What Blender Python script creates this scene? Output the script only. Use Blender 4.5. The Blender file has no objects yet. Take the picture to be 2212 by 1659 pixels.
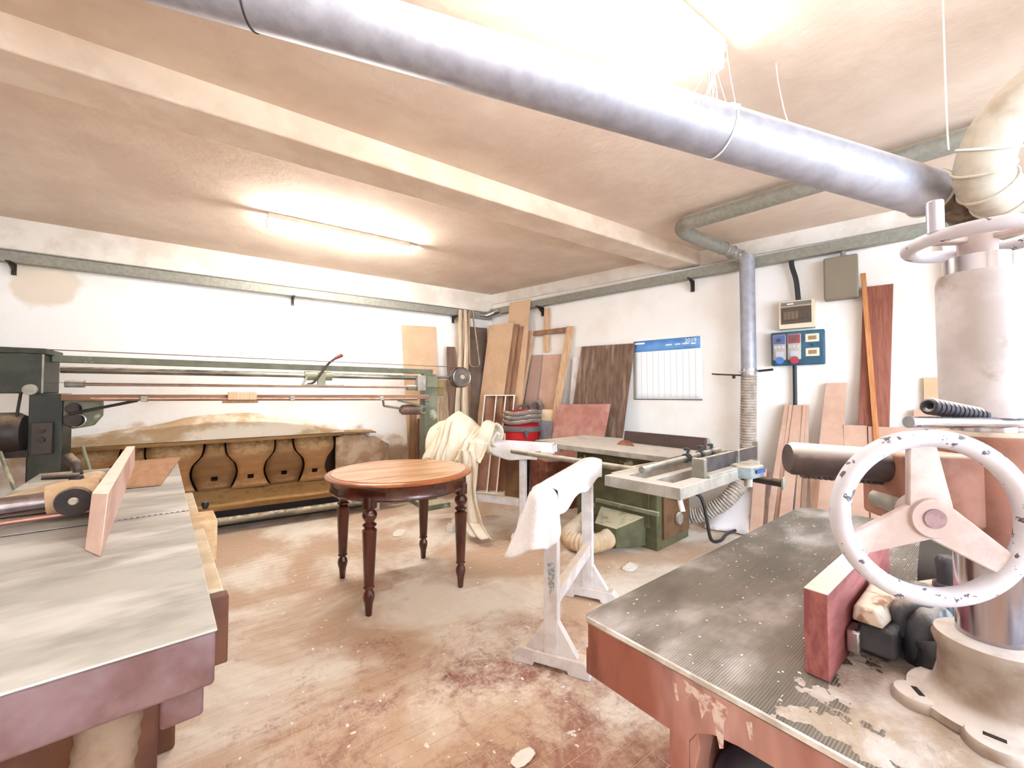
import bpy, bmesh, math, random
from mathutils import Vector, Matrix, noise
R = math.radians
V = Vector
random.seed(7)
SC = bpy.context.scene
COL = SC.collection

# ------------------------------------------------------------------ camera
cam_d = bpy.data.cameras.new('camera')
cam_d.sensor_width = 36.0
cam_d.lens = 885.0 / 2212.0 * 36.0
cam_d.clip_start = 0.02
cam = bpy.data.objects.new('camera', cam_d)
COL.objects.link(cam)
cam.location = (0, 0, 1.3)
cam.rotation_euler = (R(90 + 1.65), 0, R(56.04 - 90))
SC.camera = cam

# ------------------------------------------------------------------ world, daylight, exposure
LAMP = 115.0
SKY = 17.0
w = bpy.data.worlds.new('daylight')
SC.world = w
w.use_nodes = True
bg = w.node_tree.nodes['Background']
bg.inputs['Color'].default_value = (0.78, 0.88, 1.0, 1)
bg.inputs['Strength'].default_value = SKY
SC.view_settings.view_transform = 'Standard'
SC.view_settings.look = 'None'
SC.view_settings.exposure = 0.45
SC.view_settings.gamma = 1.0
SC.view_settings.use_curve_mapping = False


def portal(loc, rot, sx, sy):
    d = bpy.data.lights.new('window_portal', 'AREA')
    d.shape = 'RECTANGLE'
    d.size = sx
    d.size_y = sy
    d.cycles.is_portal = True
    o = bpy.data.objects.new('window_portal', d)
    COL.objects.link(o)
    o.location = loc
    o.rotation_euler = rot


portal((2.2, -2.58, 1.65), (R(90), 0, R(180)), 3.6, 1.7)


# ------------------------------------------------------------------ helpers: colour and materials
def lin(c):
    out = []
    for v in c[:3]:
        v = v / 255.0
        out.append(v / 12.92 if v <= 0.04045 else ((v + 0.055) / 1.055) ** 2.4)
    return (*out, 1)


MATS = {}


def mat(name, c1, c2=None, rough=.6, metal=0.0, scale=6.0, lo=.4, hi=.6, stretch=(1, 1, 1), bump=0.0, bscale=None,
        dust=0.0, dustc=(226, 210, 190), dscale=14.0, world=False, detail=6.0, c3=None, s3=2.0, lo3=.5, hi3=.7, spec=.5,
        coat=0.0):
    if name in MATS:
        return MATS[name]
    m = bpy.data.materials.new(name)
    m.use_nodes = True
    nt = m.node_tree
    N, L = nt.nodes, nt.links
    bs = N['Principled BSDF']
    bs.inputs['Roughness'].default_value = rough
    bs.inputs['Metallic'].default_value = metal
    bs.inputs['Specular IOR Level'].default_value = spec
    bs.inputs['Coat Weight'].default_value = coat
    if world:
        g = N.new('ShaderNodeNewGeometry')
        co = g.outputs['Position']
    else:
        tc = N.new('ShaderNodeTexCoord')
        co = tc.outputs['Object']
    mp = N.new('ShaderNodeMapping')
    mp.inputs['Scale'].default_value = stretch
    L.new(co, mp.inputs['Vector'])

    def nz(sc, det=detail, ro=.6, vec=None):
        n = N.new('ShaderNodeTexNoise')
        n.inputs['Scale'].default_value = sc
        n.inputs['Detail'].default_value = det
        n.inputs['Roughness'].default_value = ro
        L.new(vec or mp.outputs['Vector'], n.inputs['Vector'])
        return n.outputs['Fac']

    def ramp(fac, a, b):
        r = N.new('ShaderNodeMapRange')
        r.interpolation_type = 'SMOOTHSTEP'
        r.inputs['From Min'].default_value = a
        r.inputs['From Max'].default_value = b
        L.new(fac, r.inputs['Value'])
        return r.outputs['Result']

    def mix(fac, a, b):
        x = N.new('ShaderNodeMix')
        x.data_type = 'RGBA'
        L.new(fac, x.inputs['Factor']) if not isinstance(fac, float) else setattr(x.inputs['Factor'], 'default_value', fac)
        for s, v in (('A', a), ('B', b)):
            i = [k for k in x.inputs if k.name == s and k.type == 'RGBA'][0]
            if isinstance(v, tuple):
                i.default_value = v
            else:
                L.new(v, i)
        return [k for k in x.outputs if k.type == 'RGBA'][0]

    col = lin(c1)
    if c2:
        col = mix(ramp(nz(scale), lo, hi), lin(c1), lin(c2))
    if c3:
        col = mix(ramp(nz(s3, 4.0), lo3, hi3), col, lin(c3))
    if dust > 0:
        g2 = N.new('ShaderNodeNewGeometry')
        sx = N.new('ShaderNodeSeparateXYZ')
        L.new(g2.outputs['Normal'], sx.inputs['Vector'])
        up = ramp(sx.outputs['Z'], .25, .95)
        dn = ramp(nz(dscale, 5.0, .65, co), .62 - dust * .6, .72 - dust * .25)
        mu = N.new('ShaderNodeMath')
        mu.operation = 'MULTIPLY'
        L.new(up, mu.inputs[0])
        L.new(dn, mu.inputs[1])
        col = mix(mu.outputs[0], col, lin(dustc))
        rr = N.new('ShaderNodeMapRange')
        rr.inputs['To Min'].default_value = rough
        rr.inputs['To Max'].default_value = .9
        L.new(mu.outputs[0], rr.inputs['Value'])
        L.new(rr.outputs['Result'], bs.inputs['Roughness'])
        if metal > 0:
            rm = N.new('ShaderNodeMapRange')
            rm.inputs['To Min'].default_value = metal
            rm.inputs['To Max'].default_value = 0
            L.new(mu.outputs[0], rm.inputs['Value'])
            L.new(rm.outputs['Result'], bs.inputs['Metallic'])
    if isinstance(col, tuple):
        bs.inputs['Base Color'].default_value = col
    else:
        L.new(col, bs.inputs['Base Color'])
    if bump > 0:
        b = N.new('ShaderNodeBump')
        b.inputs['Strength'].default_value = bump
        b.inputs['Distance'].default_value = .02
        L.new(nz(bscale or scale * 2, 5.0), b.inputs['Height'])
        L.new(b.outputs['Normal'], bs.inputs['Normal'])
    MATS[name] = m
    return m


def emit(name, c, s):
    m = bpy.data.materials.new(name)
    m.use_nodes = True
    nt = m.node_tree
    nt.nodes.clear()
    e = nt.nodes.new('ShaderNodeEmission')
    e.inputs['Color'].default_value = c
    e.inputs['Strength'].default_value = s
    o = nt.nodes.new('ShaderNodeOutputMaterial')
    nt.links.new(e.outputs[0], o.inputs['Surface'])
    return m


def clear_mat(name, tint=(1, 1, 1, 1), gloss=.12, rough=.05):
    m = bpy.data.materials.new(name)
    m.use_nodes = True
    nt = m.node_tree
    nt.nodes.clear()
    t = nt.nodes.new('ShaderNodeBsdfTransparent')
    t.inputs['Color'].default_value = tint
    g = nt.nodes.new('ShaderNodeBsdfGlossy')
    g.inputs['Roughness'].default_value = rough
    x = nt.nodes.new('ShaderNodeMixShader')
    x.inputs['Fac'].default_value = gloss
    o = nt.nodes.new('ShaderNodeOutputMaterial')
    nt.links.new(t.outputs[0], x.inputs[1])
    nt.links.new(g.outputs[0], x.inputs[2])
    nt.links.new(x.outputs[0], o.inputs['Surface'])
    return m


# ------------------------------------------------------------------ helpers: geometry
class B:
    def __init__(s):
        s.bm = bmesh.new()

    def poly(s, pts, faces):
        vs = [s.bm.verts.new(p) for p in pts]
        for f in faces:
            try:
                s.bm.faces.new([vs[i] for i in f])
            except ValueError:
                pass
        return s

    def hexa(s, p):
        return s.poly(p, [(0, 3, 2, 1), (4, 5, 6, 7), (0, 1, 5, 4), (1, 2, 6, 5), (2, 3, 7, 6), (3, 0, 4, 7)])

    def box(s, x0, x1, y0, y1, z0, z1):
        return s.hexa([V(q) for q in ((x0, y0, z0), (x1, y0, z0), (x1, y1, z0), (x0, y1, z0), (x0, y0, z1), (x1, y0, z1), (x1, y1, z1), (x0, y1, z1))])

    def beam(s, p0, p1, wd, ht, up=V((0, 0, 1))):
        p0, p1 = V(p0), V(p1)
        d = (p1 - p0).normalized()
        a = d.cross(V(up))
        if a.length < 1e-4:
            a = d.cross(V((1, 0, 0)))
        a.normalize()
        u = a.cross(d)
        a *= wd / 2
        u *= ht / 2
        return s.hexa([p0 - a - u, p0 + a - u, p1 + a - u, p1 - a - u, p0 - a + u, p0 + a + u, p1 + a + u, p1 - a + u])

    def tube(s, pts, r, n=16, caps=True, closed=False, flat=1.0):
        pts = [V(p) for p in pts]
        k = len(pts)
        rs = r if isinstance(r, (list, tuple)) else [r] * k
        rings = []
        prev = None
        for i in range(k):
            if closed:
                t = (pts[(i + 1) % k] - pts[i - 1]).normalized()
            else:
                t = (pts[min(i + 1, k - 1)] - pts[max(i - 1, 0)]).normalized()
            if prev is None:
                a = t.cross(V((0, 0, 1)))
                if a.length < 1e-3:
                    a = t.cross(V((1, 0, 0)))
            else:
                a = prev - t * prev.dot(t)
            a.normalize()
            prev = a
            b = t.cross(a)
            rings.append([s.bm.verts.new(pts[i] + (a * math.cos(2 * math.pi * j / n) + b * math.sin(2 * math.pi * j / n) * flat) * rs[i]) for j in range(n)])
        for i in range(k if closed else k - 1):
            A, C2 = rings[i], rings[(i + 1) % k]
            for j in range(n):
                s.bm.faces.new((A[j], A[(j + 1) % n], C2[(j + 1) % n], C2[j]))
        if caps and not closed:
            s.bm.faces.new(rings[0][::-1])
            s.bm.faces.new(rings[-1])
        return s

    def cyl(s, p0, p1, r0, r1=None, n=24):
        return s.tube([p0, p1], [r0, r0 if r1 is None else r1], n)

    def lathe(s, prof, c=(0, 0, 0), n=32, axis='z', caps=True):
        c = V(c)
        rings = []
        for (r, h) in prof:
            ring = []
            for j in range(n):
                a = 2 * math.pi * j / n
                p = V((r * math.cos(a), r * math.sin(a), h))
                if axis == 'x':
                    p = V((p.z, p.x, p.y))
                elif axis == 'y':
                    p = V((p.y, p.z, p.x))
                ring.append(s.bm.verts.new(c + p))
            rings.append(ring)
        for i in range(len(rings) - 1):
            for j in range(n):
                s.bm.faces.new((rings[i][j], rings[i][(j + 1) % n], rings[i + 1][(j + 1) % n], rings[i + 1][j]))
        if caps:
            s.bm.faces.new(rings[0][::-1])
            s.bm.faces.new(rings[-1])
        return s

    def prism(s, pts, plane, d0, d1):
        def m(p, d):
            return {'xz': V((p[0], d, p[1])), 'xy': V((p[0], p[1], d)), 'yz': V((d, p[0], p[1]))}[plane]
        a = [s.bm.verts.new(m(p, d0)) for p in pts]
        b = [s.bm.verts.new(m(p, d1)) for p in pts]
        k = len(pts)
        s.bm.faces.new(a[::-1])
        s.bm.faces.new(b)
        for i in range(k):
            s.bm.faces.new((a[i], a[(i + 1) % k], b[(i + 1) % k], b[i]))
        return s

    def torus(s, c, ax, Rr, r, n=48, m=14, squash=1.0):
        ax = V(ax).normalized()
        a = ax.cross(V((0, 0, 1)))
        if a.length < 1e-3:
            a = V((1, 0, 0))
        a.normalize()
        b = ax.cross(a)
        c = V(c)
        return s.tube([c + (a * math.cos(2 * math.pi * i / n) + b * math.sin(2 * math.pi * i / n)) * Rr for i in range(n)], r, m, closed=True, flat=squash)

    def grid(s, fn, nu, nv):
        vs = [[s.bm.verts.new(fn(i / nu, j / nv)) for j in range(nv + 1)] for i in range(nu + 1)]
        for i in range(nu):
            for j in range(nv):
                s.bm.faces.new((vs[i][j], vs[i + 1][j], vs[i + 1][j + 1], vs[i][j + 1]))
        return s


def obj(name, b, m, parent=None, bev=0.0, smooth=True, thick=0.0, sub=0):
    me = bpy.data.meshes.new(name)
    bmesh.ops.recalc_face_normals(b.bm, faces=b.bm.faces[:])
    b.bm.to_mesh(me)
    b.bm.free()
    me.materials.append(m)
    if smooth:
        for p in me.polygons:
            p.use_smooth = True
        me.set_sharp_from_angle(angle=R(38))
    o = bpy.data.objects.new(name, me)
    COL.objects.link(o)
    if parent:
        o.parent = parent
    if thick:
        md = o.modifiers.new('thickness', 'SOLIDIFY')
        md.thickness = thick
        md.offset = 0
    if sub:
        md = o.modifiers.new('subdivision', 'SUBSURF')
        md.levels = sub
        md.render_levels = sub
    if bev:
        md = o.modifiers.new('bevel', 'BEVEL')
        md.width = bev
        md.segments = 2
        md.limit_method = 'ANGLE'
        md.angle_limit = R(40)
    return o


def tag(o, label, cat, group=None):
    o['label'] = label
    o['category'] = cat
    if group:
        o['group'] = group
    return o


def thing(name, label, cat, loc=(0, 0, 0), rz=0.0, group=None):
    o = bpy.data.objects.new(name, None)
    o.empty_display_size = .1
    COL.objects.link(o)
    o.location = loc
    o.rotation_euler = (0, 0, R(rz))
    return tag(o, label, cat, group)


def struct(o):
    o['kind'] = 'structure'
    return o


def ripple(pts, r, amp, per, n=16, b=None, every=None):
    """corrugated hose along a poly-line"""
    pts = [V(p) for p in pts]
    seg = [(pts[i + 1] - pts[i]).length for i in range(len(pts) - 1)]
    tot = sum(seg)
    k = max(8, int(tot / per * 2))
    out, rs = [], []
    for q in range(k + 1):
        d = tot * q / k
        i = 0
        while i < len(seg) - 1 and d > seg[i]:
            d -= seg[i]
            i += 1
        out.append(pts[i].lerp(pts[i + 1], min(1, d / seg[i])))
        rs.append(r + (amp if q % 2 else -amp))
    return (b or B()).tube(out, rs, n)


def spline(ctrl, n=10, closed=False):
    c = [V(p) for p in ctrl]
    k = len(c)
    out = []
    rng = range(k) if closed else range(k - 1)
    for i in rng:
        if closed:
            p0, p1, p2, p3 = c[i - 1], c[i], c[(i + 1) % k], c[(i + 2) % k]
        else:
            p0, p1, p2, p3 = c[max(i - 1, 0)], c[i], c[i + 1], c[min(i + 2, k - 1)]
        for j in range(n):
            t = j / n
            out.append(.5 * ((2 * p1) + (p2 - p0) * t + (2 * p0 - 5 * p1 + 4 * p2 - p3) * t * t + (3 * p1 - p0 - 3 * p2 + p3) * t ** 3))
    if not closed:
        out.append(c[-1])
    return out


# ------------------------------------------------------------------ the room in plan
H = 2.85
K = V((3.248, 5.386, 0))                    # far corner of the room
A2 = R(106.86)                              # the right-hand wall meets the back wall at an obtuse angle
D2 = V((math.cos(A2), math.sin(A2), 0))
N2 = V((math.sin(A2), -math.cos(A2), 0))    # out of the room
W2ROT = math.degrees(A2) - 90


def wp(s, z, off=0.0):
    """point on / off the right wall: s metres from the far corner, z up, off into the room"""
    p = K - D2 * s - N2 * off
    return V((p.x, p.y, z))


XL, YF = -2.7, -2.6
SE = 8.3
E2 = wp(SE, 0)

m_wall = mat('white plaster wall', (250, 246, 242), (243, 236, 228), rough=.9, scale=1.6, lo=.45, hi=.75, bump=.08, bscale=18, world=True)
m_wall_l = mat('white plaster with damp stains', (250, 246, 242), (240, 232, 222), rough=.9, scale=1.6, lo=.45, hi=.75, bump=.08, bscale=18, world=True)
m_ceil = mat('dusty tan plaster ceiling', (212, 192, 175), (224, 207, 190), rough=.95, scale=2.2, lo=.35, hi=.7, bump=.35, bscale=7, world=True)
m_beam = mat('dusty cream beam plaster', (224, 207, 188), (212, 192, 172), rough=.95, scale=3, bump=.25, bscale=9, world=True)
m_ring = mat('grey white ring beam plaster', (238, 230, 220), (222, 210, 197), rough=.95, scale=3, bump=.2, bscale=12, world=True)


# damp stain on the back wall, a stain with a shape of its own high on the left
def add_stain(m, cx, cz, rx, rz, c):
    nt = m.node_tree
    N, L = nt.nodes, nt.links
    bs = N['Principled BSDF']
    src = bs.inputs['Base Color'].links[0].from_socket
    g = N.new('ShaderNodeNewGeometry')
    sp = N.new('ShaderNodeSeparateXYZ')
    L.new(g.outputs['Position'], sp.inputs['Vector'])

    def math_(op, a, b):
        x = N.new('ShaderNodeMath')
        x.operation = op
        for i, v in enumerate((a, b)):
            if isinstance(v, (int, float)):
                x.inputs[i].default_value = v
            else:
                L.new(v, x.inputs[i])
        return x.outputs[0]
    dx = math_('DIVIDE', math_('SUBTRACT', sp.outputs['X'], cx), rx)
    dz = math_('DIVIDE', math_('SUBTRACT', sp.outputs['Z'], cz), rz)
    d = math_('SQRT', math_('ADD', math_('MULTIPLY', dx, dx), math_('MULTIPLY', dz, dz)), 0)
    n = N.new('ShaderNodeTexNoise')
    n.inputs['Scale'].default_value = 3.5
    n.inputs['Detail'].default_value = 6
    L.new(g.outputs['Position'], n.inputs['Vector'])
    d = math_('ADD', d, math_('MULTIPLY', math_('SUBTRACT', n.outputs['Fac'], .5), 1.6))
    r = N.new('ShaderNodeMapRange')
    r.interpolation_type = 'SMOOTHSTEP'
    r.inputs['From Min'].default_value = 1.05
    r.inputs['From Max'].default_value = .75
    L.new(d, r.inputs['Value'])
    x = N.new('ShaderNodeMix')
    x.data_type = 'RGBA'
    L.new(math_('MULTIPLY', r.outputs['Result'], .8), x.inputs['Factor'])
    L.new(src, [k for k in x.inputs if k.name == 'A' and k.type == 'RGBA'][0])
    [k for k in x.inputs if k.name == 'B' and k.type == 'RGBA'][0].default_value = lin(c)
    L.new([k for k in x.outputs if k.type == 'RGBA'][0], bs.inputs['Base Color'])


add_stain(m_wall_l, -1.42, 2.30, .22, .26, (226, 208, 186))
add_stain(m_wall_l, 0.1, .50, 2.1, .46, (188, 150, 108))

struct(obj('wall_back', B().hexa([V(p) for p in ((XL, K.y, 0), (K.x + .2, K.y, 0), (K.x + .2, K.y + .2, 0), (XL, K.y + .2, 0), (XL, K.y, H + .1), (K.x + .2, K.y, H + .1), (K.x + .2, K.y + .2, H + .1), (XL, K.y + .2, H + .1))]), m_wall_l))
a, c = wp(-.2, 0), wp(SE, 0)
struct(obj('wall_right', B().hexa([a, c, c + N2 * .2, a + N2 * .2, a + V((0, 0, H + .1)), c + V((0, 0, H + .1)), c + N2 * .2 + V((0, 0, H + .1)), a + N2 * .2 + V((0, 0, H + .1))]), m_wall))
struct(obj('wall_left', B().box(XL - .2, XL, YF - .2, K.y + .2, 0, H + .1), m_wall))
WX0, WX1, WZ0, WZ1 = .4, 4.0, .8, 2.5
bf = B()
bf.box(XL - .2, WX0, YF - .2, YF, 0, H + .1).box(WX1, E2.x + .3, YF - .2, YF, 0, H + .1)
bf.box(WX0, WX1, YF - .2, YF, 0, WZ0).box(WX0, WX1, YF - .2, YF, WZ1, H + .1)
struct(obj('wall_front', bf, m_wall))
m_frame = mat('grey painted window frame', (150, 152, 150), rough=.5)
wf = B()
for x in (WX0, 1.3, 2.2, 3.1, WX1):
    wf.box(x - .03, x + .03, YF - .13, YF - .07, WZ0, WZ1)
for z in (WZ0 + .02, WZ1 - .02):
    wf.box(WX0, WX1, YF - .13, YF - .07, z - .03, z + .03)
win = struct(obj('window_1', wf, m_frame, bev=.005))
m_glass = clear_mat('window glass', (.95, .98, 1, 1), .06)
for i, x in enumerate((WX0, 1.3, 2.2, 3.1)):
    obj('pane', B().box(x + .03, x + .87, YF - .104, YF - .098, WZ0 + .05, WZ1 - .05), m_glass, win)
struct(obj('ceiling', B().box(XL - .2, E2.x + .4, YF - .2, K.y + .3, H, H + .15), m_ceil))
# ceiling beam, its end let into the right wall
BY0, BY1, BZ = 2.485, 2.765, 2.70
struct(obj('trim_1', B().box(XL, 4.25, BY0, BY1, BZ, H + .02), m_beam, bev=.012))
# plaster ring beam under the ceiling, slightly proud of both walls
struct(obj('trim_2', B().box(XL, K.x + .1, K.y - .025, K.y + .05, 2.575, H + .02), m_ring, bev=.006))
a, c = wp(-.1, 0), wp(SE, 0)
rb = B().hexa([a - N2 * .025 + V((0, 0, 2.7)), c - N2 * .025 + V((0, 0, 2.7)), c + N2 * .05 + V((0, 0, 2.7)), a + N2 * .05 + V((0, 0, 2.7)),
               a - N2 * .025 + V((0, 0, H + .02)), c - N2 * .025 + V((0, 0, H + .02)), c + N2 * .05 + V((0, 0, H + .02)), a + N2 * .05 + V((0, 0, H + .02))])
struct(obj('trim_3', rb, m_ring, bev=.006))
# wall pier at the right
pr = B().hexa([wp(4.82, 0, .06), wp(6.0, 0, .06), wp(6.0, 0, -.02), wp(4.82, 0, -.02), wp(4.82, 2.58, .06), wp(6.0, 2.58, .06), wp(6.0, 2.58, -.02), wp(4.82, 2.58, -.02)])
struct(obj('trim_4', pr, m_wall, bev=.006))


# ------------------------------------------------------------------ floor of small terracotta tiles under sawdust
def floor_mat(name, base1, base2, cover):
    m = bpy.data.materials.new(name)
    m.use_nodes = True
    nt = m.node_tree
    N, L = nt.nodes, nt.links
    bs = N['Principled BSDF']
    bs.inputs['Roughness'].default_value = .85
    g = N.new('ShaderNodeNewGeometry')
    pos = g.outputs['Position']

    def nz(sc, det=6, ro=.6, dist=0.0):
        n = N.new('ShaderNodeTexNoise')
        n.inputs['Scale'].default_value = sc
        n.inputs['Detail'].default_value = det
        n.inputs['Roughness'].default_value = ro
        n.inputs['Distortion'].default_value = dist
        L.new(pos, n.inputs['Vector'])
        return n.outputs['Fac']

    def mth(op, a, b=0.0):
        x = N.new('ShaderNodeMath')
        x.operation = op
        for i, v in enumerate((a, b)):
            if isinstance(v, (int, float)):
                x.inputs[i].default_value = v
            else:
                L.new(v, x.inputs[i])
        return x.outputs[0]

    def rmp(v, a, b):
        r = N.new('ShaderNodeMapRange')
        r.interpolation_type = 'SMOOTHSTEP'
        r.inputs['From Min'].default_value = a
        r.inputs['From Max'].default_value = b
        L.new(v, r.inputs['Value'])
        return r.outputs['Result']

    def mix(f, a, b):
        x = N.new('ShaderNodeMix')
        x.data_type = 'RGBA'
        L.new(f, x.inputs['Factor'])
        for s, v in (('A', a), ('B', b)):
            i = [k for k in x.inputs if k.name == s and k.type == 'RGBA'][0]
            if isinstance(v, tuple):
                i.default_value = v
            else:
                L.new(v, i)
        return [k for k in x.outputs if k.type == 'RGBA'][0]
    sp = N.new('ShaderNodeSeparateXYZ')
    L.new(pos, sp.inputs['Vector'])
    # the walked lane between the machines is swept barer, dust lies thick towards the back wall
    far = mth('ADD', mth('MULTIPLY', sp.outputs['Y'], .275), mth('MULTIPLY', mth('ABSOLUTE', mth('SUBTRACT', sp.outputs['X'], .75)), .10))
    d = mth('ADD', far, mth('MULTIPLY', mth('SUBTRACT', nz(2.1, 7, .62, .8), .5), 1.25))
    d = mth('ADD', d, mth('MULTIPLY', mth('SUBTRACT', nz(11, 8, .72, .6), .5), 1.0))
    d = mth('ADD', d, mth('MULTIPLY', mth('SUBTRACT', nz(46, 6, .7, .3), .5), .55))
    d = mth('ADD', d, cover)
    k1 = rmp(d, .22, .78)
    base = mix(rmp(nz(5), .4, .65), lin(base1), lin(base2))
    dustc = mix(rmp(nz(1.3, 5, .6, .5), .4, .62), lin((206, 178, 152)), lin((249, 240, 225)))
    col = mix(mth('MULTIPLY', k1, .93), base, dustc)
    spk = rmp(nz(60, 3, .5), .69, .73)
    col = mix(mth('MULTIPLY', spk, .7), col, lin((246, 236, 222)))
    L.new(col, bs.inputs['Base Color'])
    b = N.new('ShaderNodeBump')
    b.inputs['Strength'].default_value = .5
    b.inputs['Distance'].default_value = .01
    L.new(mth('ADD', nz(24, 6, .7), mth('MULTIPLY', d, .6)), b.inputs['Height'])
    L.new(b.outputs['Normal'], bs.inputs['Normal'])
    return m


m_grout = floor_mat('floor dust in the joints', (214, 186, 160), (226, 202, 176), .18)
m_tile = floor_mat('terracotta tile under dust', (140, 88, 76), (160, 112, 98), .13)
floor = struct(obj('floor', B().box(XL - .2, E2.x + .4, YF - .2, K.y + .3, -.12, -.0014), m_grout, smooth=False))
TW, TH, GAP = .142, .0705, .003
tb = B().box(-TW / 2 + GAP / 2, TW / 2 - GAP / 2, -TH / 2 + GAP / 2, TH / 2 - GAP / 2, -.006, 0)
tile0 = obj('tile', tb, m_tile, floor, smooth=False)
ca, sa = math.cos(R(1.3)), math.sin(R(1.3))
tiles = []
Fh = V((math.cos(R(56.04)), math.sin(R(56.04)), 0))
Rh = V((math.sin(R(56.04)), -math.cos(R(56.04)), 0))
for j in range(-2, 78):
    for i in range(-26, 34):
        u = i * TW + (TW / 2 if j % 2 else 0)
        v = j * TH
        p = V((.95 + u * ca - v * sa, .1 + u * sa + v * ca, 0))
        dep = p.dot(Fh)
        if dep < 1.2 or abs(p.dot(Rh)) > dep * 1.3 + .2 or p.y > K.y - .1 or p.x < XL + .1:
            continue
        if (p - K).dot(N2) > -.1:
            continue
        tiles.append((dep, p))
vis = [t for t in tiles if not (t[1].x > .55 and t[1].y < .8) and not (t[1].x < -.1 and t[1].y < 3.5)]
vis.sort(key=lambda t: t[0])
near = vis[:300]
nearset = set((round(t[1].x, 4), round(t[1].y, 4)) for t in near)
for q, (dep, p) in enumerate(near):
    o = tile0 if q == 0 else tile0.copy()
    if q:
        COL.objects.link(o)
        o.parent = floor
    o.location = (p.x, p.y, random.uniform(-.0007, 0))
    o.rotation_euler = (random.uniform(-.003, .003), random.uniform(-.003, .003), R(1.3))
rest = B()
for dep, p in tiles:
    if (round(p.x, 4), round(p.y, 4)) in nearset:
        continue
    ex = V((ca, sa, 0)) * (TW / 2 - GAP / 2)
    ey = V((-sa, ca, 0)) * (TH / 2 - GAP / 2)
    dz = V((0, 0, random.uniform(-.0006, 0)))
    q = p + dz
    lo = V((0, 0, -.004))
    rest.poly([q - ex - ey, q + ex - ey, q + ex + ey, q - ex + ey, q - ex - ey + lo, q + ex - ey + lo, q + ex + ey + lo, q - ex + ey + lo],
              [(0, 1, 2, 3), (0, 4, 5, 1), (1, 5, 6, 2), (2, 6, 7, 3), (3, 7, 4, 0)])
rt = obj('tile_field', rest, m_tile, floor, smooth=False)
rt['kind'] = 'stuff'

# ------------------------------------------------------------------ shared materials
m_galv = mat('galvanised steel duct', (170, 170, 180), (152, 152, 162), rough=.5, metal=.4, scale=16, lo=.3, hi=.7, dust=.75, dustc=(236, 222, 206), dscale=7)
m_galv2 = mat('dusty galvanised steel', (152, 150, 140), (140, 138, 128), rough=.55, metal=.35, scale=30, dust=.7, dustc=(206, 192, 172), dscale=60)
m_plaster_pipe = mat('dusty beige pipe', (188, 180, 166), (160, 148, 132), rough=.75, scale=8, lo=.4, hi=.7, dust=.75, dustc=(226, 214, 198), dscale=9)
m_darkduct = mat('dark dusty junction', (74, 62, 52), (110, 92, 74), rough=.85, scale=24)
m_tie = mat('white cable tie', (232, 232, 228), rough=.5)
m_black = mat('black rubber', (24, 23, 26), rough=.5)  # rubber parts, and painted shade in gaps and slots
m_steel = mat('bright machined steel', (205, 205, 212), (170, 170, 178), rough=.22, metal=.95, scale=12)
m_chrome = mat('chromed column', (215, 212, 218), (160, 152, 160), rough=.16, metal=1.0, scale=4, stretch=(1, 1, .2))
m_iron = mat('dusty grey cast iron', (160, 156, 146), (128, 124, 114), rough=.5, metal=.35, scale=7, dust=.75, dustc=(222, 214, 200), dscale=9)
m_mdf = mat('tan fibreboard', (210, 178, 146), (200, 166, 134), rough=.75, scale=3, dust=.6)
m_mdf2 = mat('pinkish fibreboard', (204, 170, 150), (192, 156, 136), rough=.75, scale=3, dust=.6)
m_mdf_edge = mat('brown board edge', (158, 122, 94), (138, 102, 76), rough=.8, scale=20, stretch=(1, 1, .1))
m_redwood = mat('red brown veneer', (152, 92, 74), (132, 76, 60), rough=.6, scale=14, stretch=(4, 4, .25))
m_orange = mat('orange pine batten', (204, 140, 88), (184, 118, 68), rough=.6, scale=10, stretch=(6, 6, .4))
m_brown = mat('dusty dark brown plywood', (122, 96, 80), (100, 76, 62), rough=.75, scale=9, stretch=(3, 3, .25), c3=(164, 140, 122), s3=4, lo3=.52, hi3=.75)
m_redpan = mat('salmon coated panel', (186, 132, 120), (172, 116, 104), rough=.75, scale=5, c3=(204, 160, 148), s3=4, lo3=.45, hi3=.75)
m_pine = mat('pale pine', (216, 184, 150), (196, 158, 122), rough=.65, scale=9, stretch=(5, 5, .3))
m_white = mat('white paint on wood', (240, 238, 240), (222, 216, 214), rough=.7, scale=7, dust=.6)
m_green = mat('green machine enamel', (92, 92, 64), (74, 74, 50), rough=.5, scale=6, dust=.75, dustc=(214, 204, 172), dscale=8, c3=(200, 196, 160), s3=4, lo3=.62, hi3=.68)
m_greenk = mat('dark green machine enamel', (50, 56, 48), (34, 38, 34), rough=.5, scale=6, dust=.6, dustc=(150, 142, 118))
m_sage = mat('sage green enamel', (124, 126, 102), (104, 108, 88), rough=.55, scale=5, dust=.8, dustc=(216, 208, 184), c3=(186, 184, 158), s3=5, lo3=.58, hi3=.7)
m_dark = mat('blackened steel', (44, 38, 38), (60, 50, 46), rough=.5, metal=.4, scale=12, dust=.5, dustc=(150, 130, 106))
m_redpaint = mat('worn brick red machine paint', (146, 86, 70), (112, 60, 46), rough=.65, scale=11, stretch=(1, 1, .3), c3=(196, 154, 146), s3=6, lo3=.42, hi3=.72, bump=.06, bscale=50)
m_mauve = mat('worn mauve red machine paint', (112, 82, 79), (94, 60, 53), rough=.75, scale=9, bump=.06, bscale=50, c3=(126, 104, 107), s3=4, lo3=.4, hi3=.7)
m_cable = mat('black cable', (30, 29, 32), rough=.45)
m_thread = mat('pale dusty thread', (226, 216, 204), rough=.9)


# ------------------------------------------------------------------ ceiling lamps
m_housing = mat('cream lamp batten', (226, 206, 190), (210, 188, 172), rough=.6, scale=9)
m_cap = mat('white lamp holder', (240, 236, 228), rough=.5)


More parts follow.
